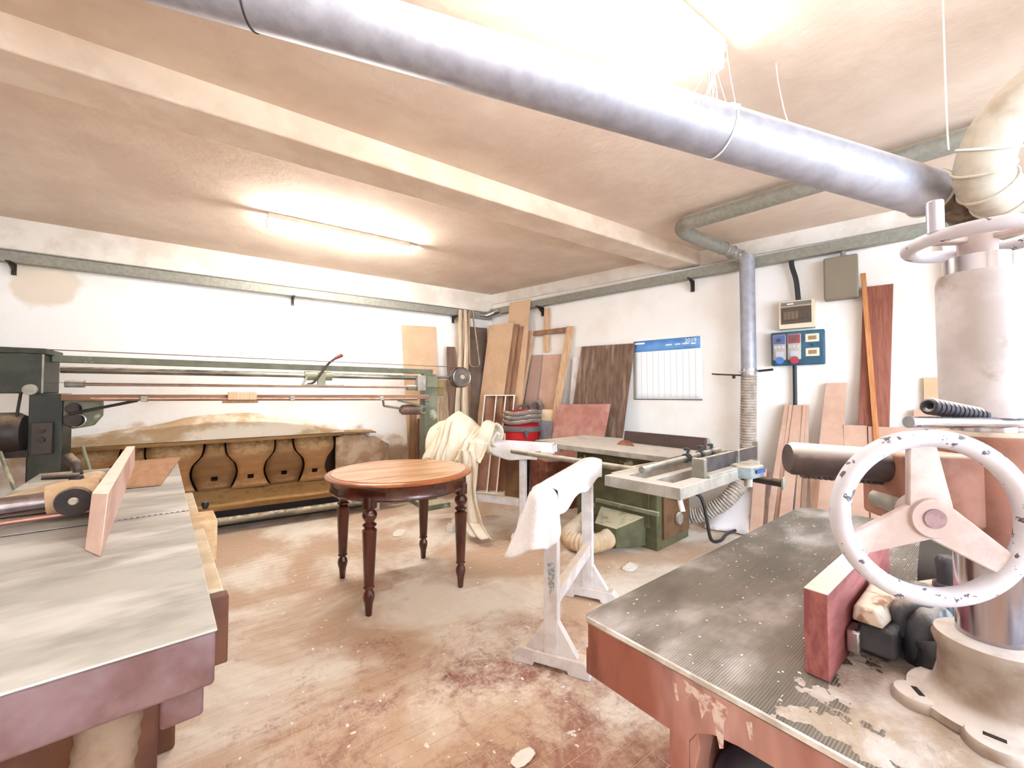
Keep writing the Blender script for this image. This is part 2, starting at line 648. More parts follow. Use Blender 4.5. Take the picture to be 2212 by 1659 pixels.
def lamp(x0, x1, y, label, power=1.0, hang=.085):
    t = thing('fluorescent_lamp', label, 'lamp', ((x0 + x1) / 2, y, H))
    h = (x1 - x0) / 2
    obj('housing', B().box(-h, h, -.03, .03, -.045, 0), m_housing, t, bev=.004)
    tb_ = B().cyl((-h + .02, 0, -hang), (h - .02, 0, -hang), .016, n=16)
    obj('light_tube', tb_, emit('lit fluorescent tube', (1.0, .965, .905, 1), LAMP * power), t)
    for s in (-1, 1):
        obj('lamp_holder', B().box(s * h - .012, s * h + .012, -.016, .016, -hang - .02, -.03), m_cap, t, bev=.004)
    return t


lamp(.20, 1.44, 4.0, 'lit fluorescent batten lamp on the ceiling in front of the back wall', 1.95, .105)
lamp(.22, 1.74, .95, 'bright fluorescent batten lamp on the ceiling above the big grey duct', .85, .095)
lamp(-1.9, -.5, -1.4, 'fluorescent batten lamp on the ceiling behind the viewpoint')

# ------------------------------------------------------------------ cable trays
t = thing('cable_tray', 'galvanised steel cable tray running along the top of the back wall', 'cable tray', (0, 0, 0))
obj('channel', B().box(XL, 3.2, K.y - .10, K.y - .026, 2.45, 2.545), m_galv2, t, bev=.004)
obj('lid', B().box(XL, 3.2, K.y - .112, K.y - .026, 2.546, 2.556), m_galv2, t)
for x in (-1.62, .53, 2.58):
    b = B().beam((x, K.y - .16, 2.44), (x, K.y - .03, 2.44), .03, .012).beam((x, K.y - .032, 2.35), (x, K.y - .032, 2.44), .03, .012, up=V((0, 1, 0)))
    b.prism([(K.y - .16, 2.434), (K.y - .04, 2.434), (K.y - .04, 2.37)], 'yz', x - .004, x + .004)
    obj('bracket', b, m_dark, t)
t = thing('cable_tray', 'grey steel cable tray along the top of the right wall above the calendar', 'cable tray', (0, 0, 0))


def wbeam(b, s0, s1, z00, z01, z10, z11, o0, o1):
    return b.hexa([wp(s0, z00, o1), wp(s1, z10, o1), wp(s1, z10, o0), wp(s0, z00, o0), wp(s0, z01, o1), wp(s1, z11, o1), wp(s1, z11, o0), wp(s0, z01, o0)])


obj('channel', wbeam(B(), .05, 6.5, 2.52, 2.61, 2.60, 2.70, .026, .10), m_galv2, t, bev=.004)
obj('elbow', B().tube(spline([V((2.98, K.y - .06, 2.50)), V((3.10, K.y - .07, 2.51)), wp(.12, 2.55, .08), wp(.25, 2.565, .065)], 6), .05, 12), m_steel, t)
for s in (.98, 2.95):
    z = 2.53 + (s / 5) * .055 - .02
    b = B().hexa([wp(s - .012, z - .012, .2), wp(s + .012, z - .012, .2), wp(s + .012, z - .012, .03), wp(s - .012, z - .012, .03), wp(s - .012, z, .2), wp(s + .012, z, .2), wp(s + .012, z, .03), wp(s - .012, z, .03)])
    b.hexa([wp(s - .02, z - .12, .04), wp(s + .02, z - .12, .04), wp(s + .02, z - .12, .028), wp(s - .02, z - .12, .028), wp(s - .02, z, .04), wp(s + .02, z, .04), wp(s + .02, z, .028), wp(s - .02, z, .028)])
    b.hexa([wp(s - .003, z - .09, .04), wp(s + .003, z - .09, .04), wp(s + .003, z - .09, .03), wp(s - .003, z - .09, .03), wp(s - .003, z, .18), wp(s + .003, z, .18), wp(s + .003, z, .03), wp(s - .003, z, .03)])
    obj('bracket', b, m_dark, t)

# ------------------------------------------------------------------ big extraction duct under the ceiling
AX = V((-.91282, .38457, .13733)).normalized()
P0 = V((.7371, 1.3046, 2.5463))
dE = 2.15                                     # right end
t = thing('extraction_duct', 'large galvanised dust extraction duct slanting under the ceiling', 'duct', (0, 0, 0))
path = [P0 + AX * x for x in (1.6, .8, .0, -.9, -1.6, -dE)]
obj('duct_pipe', B().tube(path, .1, 40), m_galv, t)


def ring_at(x, r=.103, th=.004, m=m_tie, name='cable_tie', knob=True):
    c = P0 + AX * x
    b = B().torus(c, AX, r, th, 40, 8)
    if knob:
        a = AX.cross(V((0, 0, 1))).normalized()
        if a.y > 0:
            a = -a
        k = c + (a * .8 + V((0, 0, .3))).normalized() * (r + .004)
        b.beam(k - V((0, 0, .012)), k + V((0, 0, .006)), .02, .012, AX)
        b.cyl(k, k + V((.004, -.006, -.05)), .003, .002, 8)
    return obj(name, b, m, t)


ring_at(-1.02)
ring_at(-2.14, .104, .005, name='end_bead', m=m_plaster_pipe)
ring_at(.78, .1015, .0035, mat('dark seam sealant', (52, 48, 50), rough=.8), 'seam', False)
# elbow pipe at the right and the dark junction between
E1 = P0 + AX * (-dE)


t = thing('elbow_pipe', 'dusty beige elbow pipe dropping from the ceiling beside the large duct end', 'pipe', (0, 0, 0))
pts = spline([(2.60, -.26, 2.80), (2.525, .08, 2.53), (2.487, .217, 2.393), (2.497, .274, 2.297), (2.56, .296, 2.20), (2.70, .262, 2.14), (2.90, .26, 2.13), (3.06, .31, 2.18)], 8)
obj('pipe', B().tube(pts, .088, 28), m_plaster_pipe, t)
for i in (29, 34, 39):
    d = (pts[i + 1] - pts[i - 1]).normalized()
    obj('pipe_rib', B().torus(pts[i], d, .09, .006, 36, 8), m_plaster_pipe, t)
d = (pts[25] - pts[23]).normalized()
obj('cable_tie', B().torus(pts[24], d, .092, .005, 36, 8), m_tie, t)
t = thing('duct_junction', 'dark dusty junction box between the large duct and the elbow pipe', 'duct', (0, 0, 0))
obj('junction_body', B().tube([E1 + AX * .03, E1 - AX * .12, E1 - AX * .42], [.085, .085, .11], 24), m_darkduct, t)
obj('duct_pipe', B().tube([E1 - AX * .41, E1 - AX * 2.42], .1, 32), m_galv2, t)
obj('rim', B().torus(E1 - AX * .28, AX, .105, .008, 30, 8), m_galv2, t)

# small duct along the ceiling, elbow and drop pipe on the right wall
t = thing('branch_duct', 'thin galvanised duct along the ceiling ending in a bend over the wall pipe', 'duct', (0, 0, 0))
pz = 2.76
obj('duct_pipe', B().tube([(3.16, 1.93, pz), (3.42, .42, pz), (3.62, -.75, pz)], .062, 24), m_galv2, t)
el = spline([(3.16, 1.93, pz), (3.14, 2.03, pz), (3.22, 2.11, pz - .01), (3.42, 2.13, pz - .02), (3.75, 2.12, pz - .03), (4.02, 2.1, 2.71), wp(3.49, 2.62, .172)], 8)
obj('bend', B().tube(el, .058, 20), m_galv2, t)
for i in (36, 40, 44):
    d = (el[i + 1] - el[i - 1]).normalized()
    obj('bend_rib', B().torus(el[i], d, .06, .006, 24, 8), m_steel, t)
t = thing('extraction_pipe', 'vertical galvanised pipe on the right wall with a ribbed hose below', 'pipe', (0, 0, 0))
PS = 3.49
obj('pipe', B().tube([wp(PS, 2.66, .172), wp(PS, 1.55, .172)], .066, 28), m_galv, t)
obj('collar', B().tube([wp(PS, 1.56, .172), wp(PS, 1.5, .172)], .07, 28), m_steel, t)
obj('gate_plate', B().beam(wp(PS - .09, 1.53, .172), wp(PS + .09, 1.53, .172), .17, .008), m_steel, t)
obj('gate_handle', B().cyl(wp(PS + .07, 1.535, .172), wp(PS + .2, 1.545, .172), .011, n=10), m_black, t)
obj('gate_lever', B().cyl(wp(PS - .06, 1.50, .16), wp(PS - .28, 1.515, .2), .008, n=10).cyl(wp(PS - .13, 1.505, .17), wp(PS - .13, 1.47, .17), .014, n=10).beam(wp(PS - .32, 1.52, .2), wp(PS - .26, 1.512, .2), .02, .014), m_dark, t)
obj('ribbed_hose', ripple(spline([wp(PS, 1.5, .172), wp(PS - .01, 1.1, .172), wp(PS - .02, .75, .18), wp(PS - .03, .56, .24), wp(PS - .1, .41, .38), wp(PS - .22, .27, .44), wp(PS - .44, .14, .46), wp(PS - .75, .12, .46)], 12), .068, .0045, .026, 24), mat('dusty grey ribbed hose', (176, 166, 156), (150, 140, 130), rough=.6, scale=20, dust=.4), t)

# hanging threads from the ceiling
for nm, pts in (('hanging_thread', spline([(2.06, .86, H), (2.06, .85, 2.74), (2.09, .84, 2.62), (2.12, .83, 2.55)], 6)),
                ('hanging_thread', spline([(2.13, .33, H), (2.13, .33, 2.6), (2.135, .33, 2.3), (2.15, .33, 2.2)], 6))):
    o = obj(nm, B().tube(pts, .0025, 6), m_thread)
    tag(o, 'pale wire hanging from the ceiling ' + ('just right of the bright near lamp' if pts[0][1] > .5 else 'beside the elbow pipe at the right'), 'wire')
th = B()
random.seed(3)
for i in range(12):
    a = V((1.74 + random.uniform(-.06, .06), .95 + random.uniform(-.05, .05), H - random.uniform(0, .06)))
    e = V((1.72 + random.uniform(-.22, .08), .93 + random.uniform(-.03, .06), 2.52 + random.uniform(-.02, .05)))
    mm = a.lerp(e, .5) + V((random.uniform(-.03, .03), 0, random.uniform(-.02, .02)))
    th.tube([a, mm, e], .0016, 5)
o = obj('dust_cobweb', th, m_thread)
o['kind'] = 'stuff'
tag(o, 'dusty cobweb strands hanging off the end of the near ceiling lamp', 'cobweb')
# ------------------------------------------------------------------ things on the right wall
RW = math.degrees(A2) - 180            # local x runs along the wall to the right, local -y comes out of it


def wthing(name, label, cat, s, z, group=None):
    return thing(name, label, cat, wp(s, z, 0), RW, group)


def text(name, body, size, m, parent, loc, rot, ext=.0006):
    cu = bpy.data.curves.new(name, 'FONT')
    cu.body = body
    cu.size = size
    cu.extrude = ext
    tmp = bpy.data.objects.new(name + '_tmp', cu)
    COL.objects.link(tmp)
    bpy.context.view_layer.update()
    me = bpy.data.meshes.new_from_object(tmp.evaluated_get(bpy.context.evaluated_depsgraph_get()))
    bpy.data.objects.remove(tmp)
    me.materials.clear()
    me.materials.append(m)
    o = bpy.data.objects.new(name, me)
    COL.objects.link(o)
    o.parent = parent
    o.location = loc
    o.rotation_euler = rot
    return o


# calendar
t = wthing('year_planner', 'white year planner with a blue header reading 2019 on the right wall', 'calendar', 2.65, 1.26)
m_paper = mat('white paper', (250, 250, 250), rough=.7)
m_blue = mat('blue printed header', (78, 136, 206), (112, 164, 222), rough=.6, scale=4, stretch=(.4, 1, 1))
m_print = mat('pale grey print', (176, 176, 186), rough=.7)


def page_y(u):
    return -.004 - .012 * max(0, u - .7) / .3


obj('page', B().grid(lambda u, v: V((-.38 + .76 * u, page_y(u) - .002 * (1 - v), .685 * v)), 16, 8), m_paper, t, thick=.002)
obj('header', B().grid(lambda u, v: V((-.378 + .745 * u, page_y(u) - .0035, .552 + .128 * v)), 16, 2), m_blue, t, thick=.001)
text('year_lettering', '2019', .062, m_paper, t, (.205, -.018, .622), (R(90), 0, 0))
for x0, z0, wd, ht in ((-.36, .64, .12, .02), (.0, .605, .07, .012), (.1, .605, .06, .012), (.18, .605, .07, .012), (.27, .6, .08, .014)):
    obj('header_print', B().box(x0, x0 + wd, -.0175, -.0165, z0, z0 + ht), m_paper, t)
for i in range(11):
    x = -.355 + i * .0665
    b = B()
    for j in range(31):
        z = .53 - j * .0168
        y = page_y((x + .38) / .76) - .0034
        b.box(x, x + .007, y - .0006, y, z - .007, z)
    obj('date_column', b, m_print, t, smooth=False)
obj('bottom_rail', B().cyl((-.38, -.008, 0), (.38, -.02, -.002), .004, n=8), m_dark, t)

# breaker box
t = wthing('breaker_box', 'cream breaker box with a smoked window on the right wall', 'breaker box', 3.87, 1.925)
m_cream = mat('cream plastic', (226, 212, 188), rough=.5)
m_grey = mat('grey plastic', (122, 116, 112), rough=.5)
m_taupe0 = mat('warm grey plastic', (168, 156, 142), rough=.5)
obj('box_body', B().box(-.14, .14, -.085, 0, 0, .262), m_cream, t, bev=.008)
obj('recess', B().box(-.118, .112, -.088, -.084, .045, .2), mat('dark recess', (112, 104, 96), rough=.6), t)
for i in range(7):
    br = obj('breaker', B().box(-.10 + i * .03, -.074 + i * .03, -.094, -.086, .085, .16), m_grey if i > 3 else m_taupe0, t, bev=.002)
obj('smoked_window', B().box(-.12, .114, -.1, -.097, .042, .205), clear_mat('smoked plastic', (.8, .76, .71, 1), .03, .4), t)
obj('label_strip', B().box(-.118, .114, -.09, -.0845, .212, .248), m_grey, t)
obj('label_print', B().box(-.07, -.02, -.0915, -.0895, .224, .236), m_paper, t)
# socket panel
t = wthing('socket_panel', 'blue industrial socket panel with one blue and one red outlet', 'socket panel', 3.87, 1.585)
m_pblue = mat('petrol blue plastic', (38, 92, 118), (30, 78, 104), rough=.5, scale=10)
obj('panel_body', B().box(-.205, .205, -.08, 0, 0, .315), m_pblue, t, bev=.012)
m_clear = clear_mat('clear cover', (.86, .87, .9, 1), .06)
for sx, nm, cc in ((-.135, 'blue', (66, 110, 190)), (-.02, 'red', (176, 40, 58))):
    mc = mat(nm + ' outlet plastic', cc, rough=.45)
    ou = obj('outlet', B().box(sx - .05, sx + .05, -.1, -.078, .05, .285), m_cream, t, bev=.006)
    ou['label'] = nm + ' topped outlet under a clear cover'
    obj('switch_plate', B().box(sx - .046, sx + .046, -.106, -.1, .2, .28), mc, ou, bev=.003)
    obj('switch_knob', B().lathe([(.016, 0), (.016, .014), (.01, .018)], (sx, -.124, .235), 16, 'y'), m_black, ou)
    for k in range(3):
        obj('fuse_cap', B().lathe([(.012, 0), (.012, .008)], (sx - .03 + k * .03, -.11, .17), 14, 'y'), m_paper, ou)
    obj('socket_flap', B().box(sx - .03, sx + .03, -.112, -.1, .075, .13), m_paper, ou, bev=.004)
    obj('flap_lip', B().lathe([(.034, 0), (.034, .03)], (sx, -.125, .045), 20, 'y'), mc, ou, bev=.004)
    obj('clear_cover', B().box(sx - .054, sx + .054, -.132, -.129, .05, .292), m_clear, ou)
for z in (.205, .075):
    so = obj('socket', B().box(.062, .165, -.088, -.078, z, z + .075), m_cream, t, bev=.004)
    obj('socket_insert', B().box(.085, .145, -.092, -.087, z + .02, z + .055), mat('brown plastic insert', (142, 118, 88), rough=.5), so, bev=.003)
obj('emblem', B().lathe([(.012, 0), (.012, .004)], (.113, -.084, .178), 14, 'y'), mat('dark blue emblem', (18, 56, 80), rough=.5), t)
# junction box
t = wthing('junction_box', 'square grey junction box under the cable tray', 'junction box', 4.195, 2.15)
m_taupe = mat('taupe grey plastic', (132, 122, 106), rough=.6)
obj('box_body', B().box(-.115, .115, -.1, 0, 0, .365), m_taupe, t, bev=.012)
obj('box_lid', B().box(-.118, .118, -.125, -.101, -.004, .369), m_taupe, t, bev=.014)
obj('gland', B().cyl((.02, -.06, .36), (.02, -.06, .47), .018, n=14).cyl((.02, -.06, .36), (.02, -.06, .385), .026, n=14), m_galv2, t)
o = obj('cable_conduit', B().tube(spline([wp(3.84, 2.62, .06), wp(3.84, 2.52, .05), wp(3.87, 2.38, .05), wp(3.885, 2.19, .05)], 8), .021, 14), m_cable)
tag(o, 'curved black conduit between the cable tray and the breaker box', 'conduit')
o = obj('cable_conduit', B().tube([wp(3.845, 1.6, .035), wp(3.84, .7, .035)], .017, 14), m_cable)
tag(o, 'straight black conduit dropping below the blue socket panel', 'conduit')


# ------------------------------------------------------------------ boards leaning on the walls
def wboard(name, label, bl, br, tr, tl, ob, ot, th, m, cat='board', group=None, bev=.0015):
    zb = min(bl[1], br[1])
    zt = max(tl[1], tr[1])

    def o_(p):
        return ob + (ot - ob) * (p[1] - zb) / (zt - zb)
    f = [wp(p[0], p[1], o_(p)) for p in (bl, br, tr, tl)]
    k = [wp(p[0], p[1], o_(p) - th) for p in (bl, br, tr, tl)]
    return tag(obj(name, B().hexa(f + k), m, bev=bev), label, cat, group)


# right-hand group
wboard('veneer_board', 'tall red-brown veneered board leaning on the wall right of the sockets', (4.24, 0), (4.44, 0), (4.535, 2.235), (4.345, 2.235), .16, .035, .02, m_redwood)
wboard('wood_batten', 'narrow orange pine batten leaning in front of the red-brown board', (4.42, 0), (4.455, 0), (4.362, 2.35), (4.327, 2.35), .20, .075, .03, m_orange)
wboard('fibreboard_strip', 'pale tan strip of board leaning below the blue socket panel', (3.93, 0), (4.13, 0), (4.222, 1.415), (4.075, 1.415), .26, .06, .02, m_mdf2)
wboard('low_fibreboard', 'narrow upright pink-tan panel beside the pale tan strip', (4.19, 0), (4.345, 0), (4.345, 1.05), (4.19, 1.05), .19, .12, .018, m_mdf2)
wboard('low_fibreboard', 'wide low pink-tan panel leaning behind the spoked handwheel', (4.35, 0), (5.35, 0), (5.35, 1.04), (4.35, 1.045), .2, .13, .018, m_mdf2)
wboard('offcut_board', 'small tan offcut leaning on the wall corner, higher of the two', (4.70, .2), (4.80, .2), (4.79, 1.447), (4.695, 1.447), .1, .035, .018, m_mdf)
wboard('offcut_board', 'small tan offcut leaning on the wall corner, lower of the two', (4.63, .1), (4.76, .1), (4.755, 1.19), (4.632, 1.19), .11, .06, .018, m_mdf2)
for i, (b0, b1, t0, t1, zt, of, lb) in enumerate((
        (3.60, 3.66, 3.765, 3.80, 1.225, .30, 'leftmost thin pink-tan slat of the bundle under the conduit'),
        (3.665, 3.70, 3.80, 3.825, 1.215, .27, 'second thin slat of the bundle under the conduit'),
        (3.70, 3.80, 3.83, 3.905, 1.213, .32, 'widest slat in the middle of the bundle under the conduit'),
        (3.82, 3.86, 3.905, 3.93, 1.22, .29, 'fourth thin slat of the bundle under the conduit'),
        (3.87, 3.915, 3.93, 3.952, 1.218, .26, 'rightmost thin slat of the bundle under the conduit'))):
    wboard('narrow_board', lb, (b0, 0), (b1, 0), (t1, zt), (t0, zt), of, .07 + .01 * (i % 2), .018, m_mdf2, 'slat', 'slats in the bundle')
wboard('short_board', 'short pink-tan board beside the dust-covered white sheet', (3.50, 0), (3.60, 0), (3.63, .62), (3.53, .62), .36, .22, .02, m_mdf2)
wboard('short_board', 'short dark brown board squeezed beside the slat bundle', (3.60, 0), (3.635, 0), (3.655, .60), (3.625, .60), .355, .22, .03, m_brown)
wboard('wedge_board', 'dark brown tapering wedge standing right of the slat bundle', (3.95, .0), (3.975, .0), (4.03, .62), (3.955, .62), .36, .24, .02, m_mdf_edge)

# left group beside the corner
wboard('fibreboard_sheet', 'very tall narrow tan board reaching over the cable tray near the corner', (.37, 0), (.70, 0), (.84, 2.64), (.465, 2.64), .30, .135, .02, m_mdf)
wboard('fibreboard_sheet', 'front broad tan board of the stack leaning in the corner', (-.06, 0), (.36, 0), (.62, 2.325), (.165, 2.335), .42, .235, .022, m_mdf)
wboard('fibreboard_sheet', 'second brown-edged board of the stack leaning in the corner', (.02, 0), (.42, 0), (.685, 2.30), (.25, 2.31), .39, .205, .026, m_mdf_edge)
wboard('fibreboard_sheet', 'rearmost brown-edged board of the stack leaning in the corner', (.09, 0), (.48, 0), (.75, 2.27), (.32, 2.28), .355, .17, .03, m_mdf_edge)
wboard('wood_batten', 'short tan batten hanging on the bracket above the wooden frame', (1.0, 1.9), (1.09, 1.9), (1.10, 2.5), (1.01, 2.5), .05, .04, .02, m_pine)
# open wooden frame
t = thing('wooden_frame', 'open pine frame leaning on the right wall beside the tall boards', 'frame')


def wbar(p, q, wd, o0, o1, th, m, name, parent):
    """bar on the wall from p to q (s,z), wd wide"""
    a_, b_ = V((p[0], p[1])), V((q[0], q[1]))
    d_ = (b_ - a_).normalized()
    n_ = V((-d_.y, d_.x)) * wd / 2

    def o_(z):
        return o0 + (o1 - o0) * z / 2.3
    c4 = [a_ - n_, a_ + n_, b_ + n_, b_ - n_]
    return obj(name, B().hexa([wp(c_.x, c_.y, o_(c_.y)) for c_ in c4] + [wp(c_.x, c_.y, o_(c_.y) - th) for c_ in c4]), m, parent, bev=.004)


wbar((1.165, .02), (1.435, 2.21), .095, .34, .06, .05, m_pine, 'stile', t)
wbar((.55, .02), (.80, 2.21), .09, .34, .06, .05, m_pine, 'stile', t)
wbar((.80, 2.17), (1.40, 2.17), .065, .34, .055, .045, m_mdf_edge, 'top_rail', t)
wbar((.56, .06), (1.15, .06), .08, .34, .06, .045, m_pine, 'bottom_rail', t)
wboard('fibreboard_sheet', 'tan board standing behind the open pine frame', (.60, 0), (1.18, 0), (1.39, 1.85), (.84, 1.87), .22, .05, .012, m_mdf2)
wboard('shade_strip', 'mauve-grey strip of painted shade behind the pine frame beside the tall board', (.70, .9), (.93, .9), (1.0, 1.86), (.83, 1.86), .18, .065, .006, mat('mauve grey shade', (168, 138, 128), rough=.8), 'sheet')  # sheet added where only a strip of shade falls
wboard('paper_sheet', 'small cream sheet on the tan board beside the vacuum hose', (1.02, .78), (1.22, .78), (1.25, 1.12), (1.05, 1.12), .22, .19, .004, mat('cream sheet', (246, 222, 184), rough=.8), 'sheet')
wboard('grey_sheet', 'dark blue-grey sheet standing behind the red vacuum', (1.0, 0), (1.28, 0), (1.33, .98), (1.03, .98), .40, .33, .008, mat('blue grey sheet', (112, 112, 122), (130, 128, 136), rough=.5, scale=5), 'sheet')
wboard('white_board', 'white panel half hidden behind the brown plywood sheet', (1.36, 0), (1.7, 0), (1.72, 1.80), (1.46, 1.80), .14, .035, .012, m_white)
wboard('plywood_sheet', 'large dusty brown plywood sheet leaning beside the calendar', (1.40, 0), (2.13, 0), (2.305, 1.915), (1.60, 1.93), .30, .055, .016, m_brown)
wboard('salmon_board', 'low salmon pink panel leaning against the brown plywood sheet', (1.21, 0), (1.95, 0), (2.08, 1.205), (1.36, 1.19), .48, .24, .016, m_redpan)

# back-wall boards
Yb = K.y


def bboard(name, label, bl, br, tr, tl, ob, ot, th, m, cat='board', bev=.0015):
    zb, zt = min(bl[1], br[1]), max(tl[1], tr[1])

    def o_(p):
        return ob + (ot - ob) * (p[1] - zb) / (zt - zb)
    f = [V((p[0], Yb - o_(p), p[1])) for p in (bl, br, tr, tl)]
    k = [V((p[0], Yb - o_(p) + th, p[1])) for p in (bl, br, tr, tl)]
    return tag(obj(name, B().hexa(f + k), m, bev=bev), label, cat)


bboard('fibreboard_sheet', 'plain tan board leaning on the back wall behind the sander pulley', (1.90, 0), (2.36, 0), (2.315, 2.27), (1.83, 2.25), .20, .03, .018, m_mdf)
bboard('short_plank', 'short tan plank standing behind the sander post', (1.86, 0), (1.95, 0), (1.97, 1.06), (1.88, 1.06), .30, .22, .02, m_mdf_edge)
bboard('short_plank', 'short dark brown plank standing behind the sander post', (1.97, 0), (2.07, 0), (2.07, 1.0), (1.98, 1.0), .32, .25, .02, m_brown)
bboard('rough_plank', 'rough grey-tan plank leaning below the hanging belts', (2.34, 0), (2.50, 0), (2.50, 1.52), (2.32, 1.52), .26, .08, .03, mat('weathered plank', (176, 150, 122), (150, 126, 100), rough=.85, scale=10, stretch=(4, 4, .3)))
bboard('dark_board', 'dark grey-brown board standing in the corner behind the hanging belts', (2.80, 0), (3.12, 0), (3.13, 2.32), (2.84, 2.32), .20, .06, .015, mat('dark grey brown board', (120, 100, 88), (104, 86, 76), rough=.8, scale=5))
o = obj('wood_template', B().prism([(2.50, .6), (2.54, .6), (2.57, 1.90), (2.555, 1.99), (2.43, 1.985), (2.425, 1.9)], 'xz', Yb - .16, Yb - .14), m_brown, bev=.002)
tag(o, 'dark brown tapered template with a pale hole beside the hanging belts', 'template')

# hanging sanding belts
m_belt = mat('canvas sanding belt', (228, 208, 182), (206, 184, 156), rough=.8, scale=8, stretch=(6, 6, .4))
m_belt2 = mat('brown sanding belt', (150, 118, 96), (128, 100, 80), rough=.8, scale=8)


def hang_belt(label, top, zb, wdt, spread, shift, m, yw=.11):
    x0, y0, z0 = top
    pts = []
    n = 14
    for i in range(n + 1):
        f_ = i / n
        z = z0 - .05 - f_ * (z0 - .05 - zb)
        pts.append((x0 - wdt / 2 - spread * f_ + shift * f_, z))
    mid = []
    for i in range(1, 8):
        a_ = math.pi * i / 8
        mid.append((x0 + shift - (wdt / 2 + spread) * math.cos(a_), zb - (wdt / 2 + spread) * .55 * math.sin(a_)))
    up = [(2 * (x0 + shift * ((z0 - .05 - z) / (z0 - .05 - zb))) - x, z) for x, z in pts][::-1]
    topa = []
    for i in range(1, 8):
        a_ = math.pi * i / 8
        topa.append((x0 + wdt / 2 * math.cos(a_), z0 - .05 + .05 * math.sin(a_)))
    loop = pts + mid + up + topa
    b = B()
    k = len(loop)
    va = [b.bm.verts.new((x, y0 - yw / 2, z)) for x, z in loop]
    vb = [b.bm.verts.new((x + .02, y0 + yw / 2, z)) for x, z in loop]
    for i in range(k):
        b.bm.faces.new((va[i], va[(i + 1) % k], vb[(i + 1) % k], vb[i]))
    return tag(obj('sanding_belt', b, m, thick=.003), label, 'sanding belt', 'sanding belts hanging in the corner')


def face_belt(label, top, bot, w0, w1, depth, m):
    """a closed belt hanging with its face towards the room: narrow loop in depth, w wide"""
    top, bot = V(top), V(bot)
    n = 18
    fr, bk = [], []
    for i in range(n + 1):
        f_ = i / n
        p = top.lerp(bot, f_)
        wv_ = .01 * math.sin(f_ * 9 + top.x * 30)
        d_ = depth * min(1, .35 + f_ * 2) * min(1, .3 + (1 - f_) * 6)
        fr.append((p + V((wv_, -d_ / 2, 0)), w0 + (w1 - w0) * f_))
        bk.append((p + V((wv_ + .012 * f_, d_ / 2, 0)), w0 + (w1 - w0) * f_))
    loop = fr + bk[::-1]
    b = B()
    va = [b.bm.verts.new(p - V((wd / 2, 0, 0))) for p, wd in loop]
    vb = [b.bm.verts.new(p + V((wd / 2, .02, 0))) for p, wd in loop]
    k = len(loop)
    for i in range(k):
        b.bm.faces.new((va[i], va[(i + 1) % k], vb[(i + 1) % k], vb[i]))
    return tag(obj('sanding_belt', b, m, thick=.003), label, 'sanding belt', 'sanding belts hanging in the corner')


face_belt('long pale sanding belt hanging leftmost from the bracket in the corner', (2.66, Yb - .15, 2.53), (2.57, Yb - .17, .60), .07, .10, .05, m_belt)
face_belt('long pale sanding belt hanging in the middle of the corner bunch', (2.715, Yb - .17, 2.53), (2.69, Yb - .20, .50), .06, .12, .06, m_belt)
face_belt('brown sanding belt hanging rearmost in the corner bunch', (2.765, Yb - .12, 2.52), (2.80, Yb - .13, .60), .07, .12, .04, m_belt2)
hang_belt('short sanding belt loop hanging rightmost in the corner bunch', (2.775, Yb - .19, 2.53), 1.76, .07, .045, .06, m_belt, .07)

# open box with dividers, drum, red box, vacuum
t = thing('divider_box', 'shallow wooden box with white-edged dividers standing upright in the corner', 'box', (2.86, 4.75, 0), -42)
wq, hq = .42, 1.30
lean = .16


def lb(x0, x1, y0, y1, z0, z1):
    def sh(p):
        return V((p[0] + .1 * p[2] / hq, p[1] + lean * p[2] / hq, p[2]))
    return B().hexa([sh(p) for p in ((x0, y0, z0), (x1, y0, z0), (x1, y1, z0), (x0, y1, z0), (x0, y0, z1), (x1, y0, z1), (x1, y1, z1), (x0, y1, z1))])


m_boxw = mat('pinkish raw box wood', (184, 142, 116), (168, 124, 100), rough=.8, scale=5)
m_wedge = mat('white painted edge', (240, 230, 218), rough=.7)
obj('back_panel', lb(-wq / 2, wq / 2, .075, .085, .02, hq), m_boxw, t)
for i, x in enumerate((-.21, -.05, .08, .20)):
    pt = obj('divider', lb(x - .008, x + .008, -.04, .075, .0, hq), m_boxw, t)
    obj('divider_edge', lb(x - .009, x + .009, -.045, -.04, .0, hq), m_wedge, pt)
obj('top_panel', lb(-.22, .21, -.045, .085, hq, hq + .014), m_wedge, t)
obj('bottom_panel', lb(-.22, .21, -.045, .085, -.0, .014), m_wedge, t)
t = thing('metal_drum', 'brown dusty metal drum under the red vacuum', 'drum', (3.06, 4.44, 0))
m_rust = mat('rusty brown metal', (120, 90, 62), (92, 64, 46), rough=.6, scale=5, metal=.3)
obj('drum_body', B().lathe([(.15, 0), (.155, .02), (.15, .04), (.15, .54), (.157, .55), (.157, .57), (.14, .57)], n=32), m_rust, t)
obj('drum_lid', B().lathe([(.16, .57), (.16, .585), (.15, .59)], n=32), m_rust, t)
t = thing('metal_box', 'low rusty red box between the drum and the table saw', 'box', (3.14, 3.86, 0), -16)
m_rr = mat('rusty red paint', (128, 72, 54), (104, 58, 48), rough=.6, scale=5, c3=(160, 110, 88), s3=4)
obj('box_body', B().box(-.14, .2, -.26, .28, 0, .55), m_rr, t, bev=.006)
obj('box_rim', B().box(-.15, .21, -.27, .29, .55, .568), mat('dusty box top', (196, 160, 136), rough=.8), t)
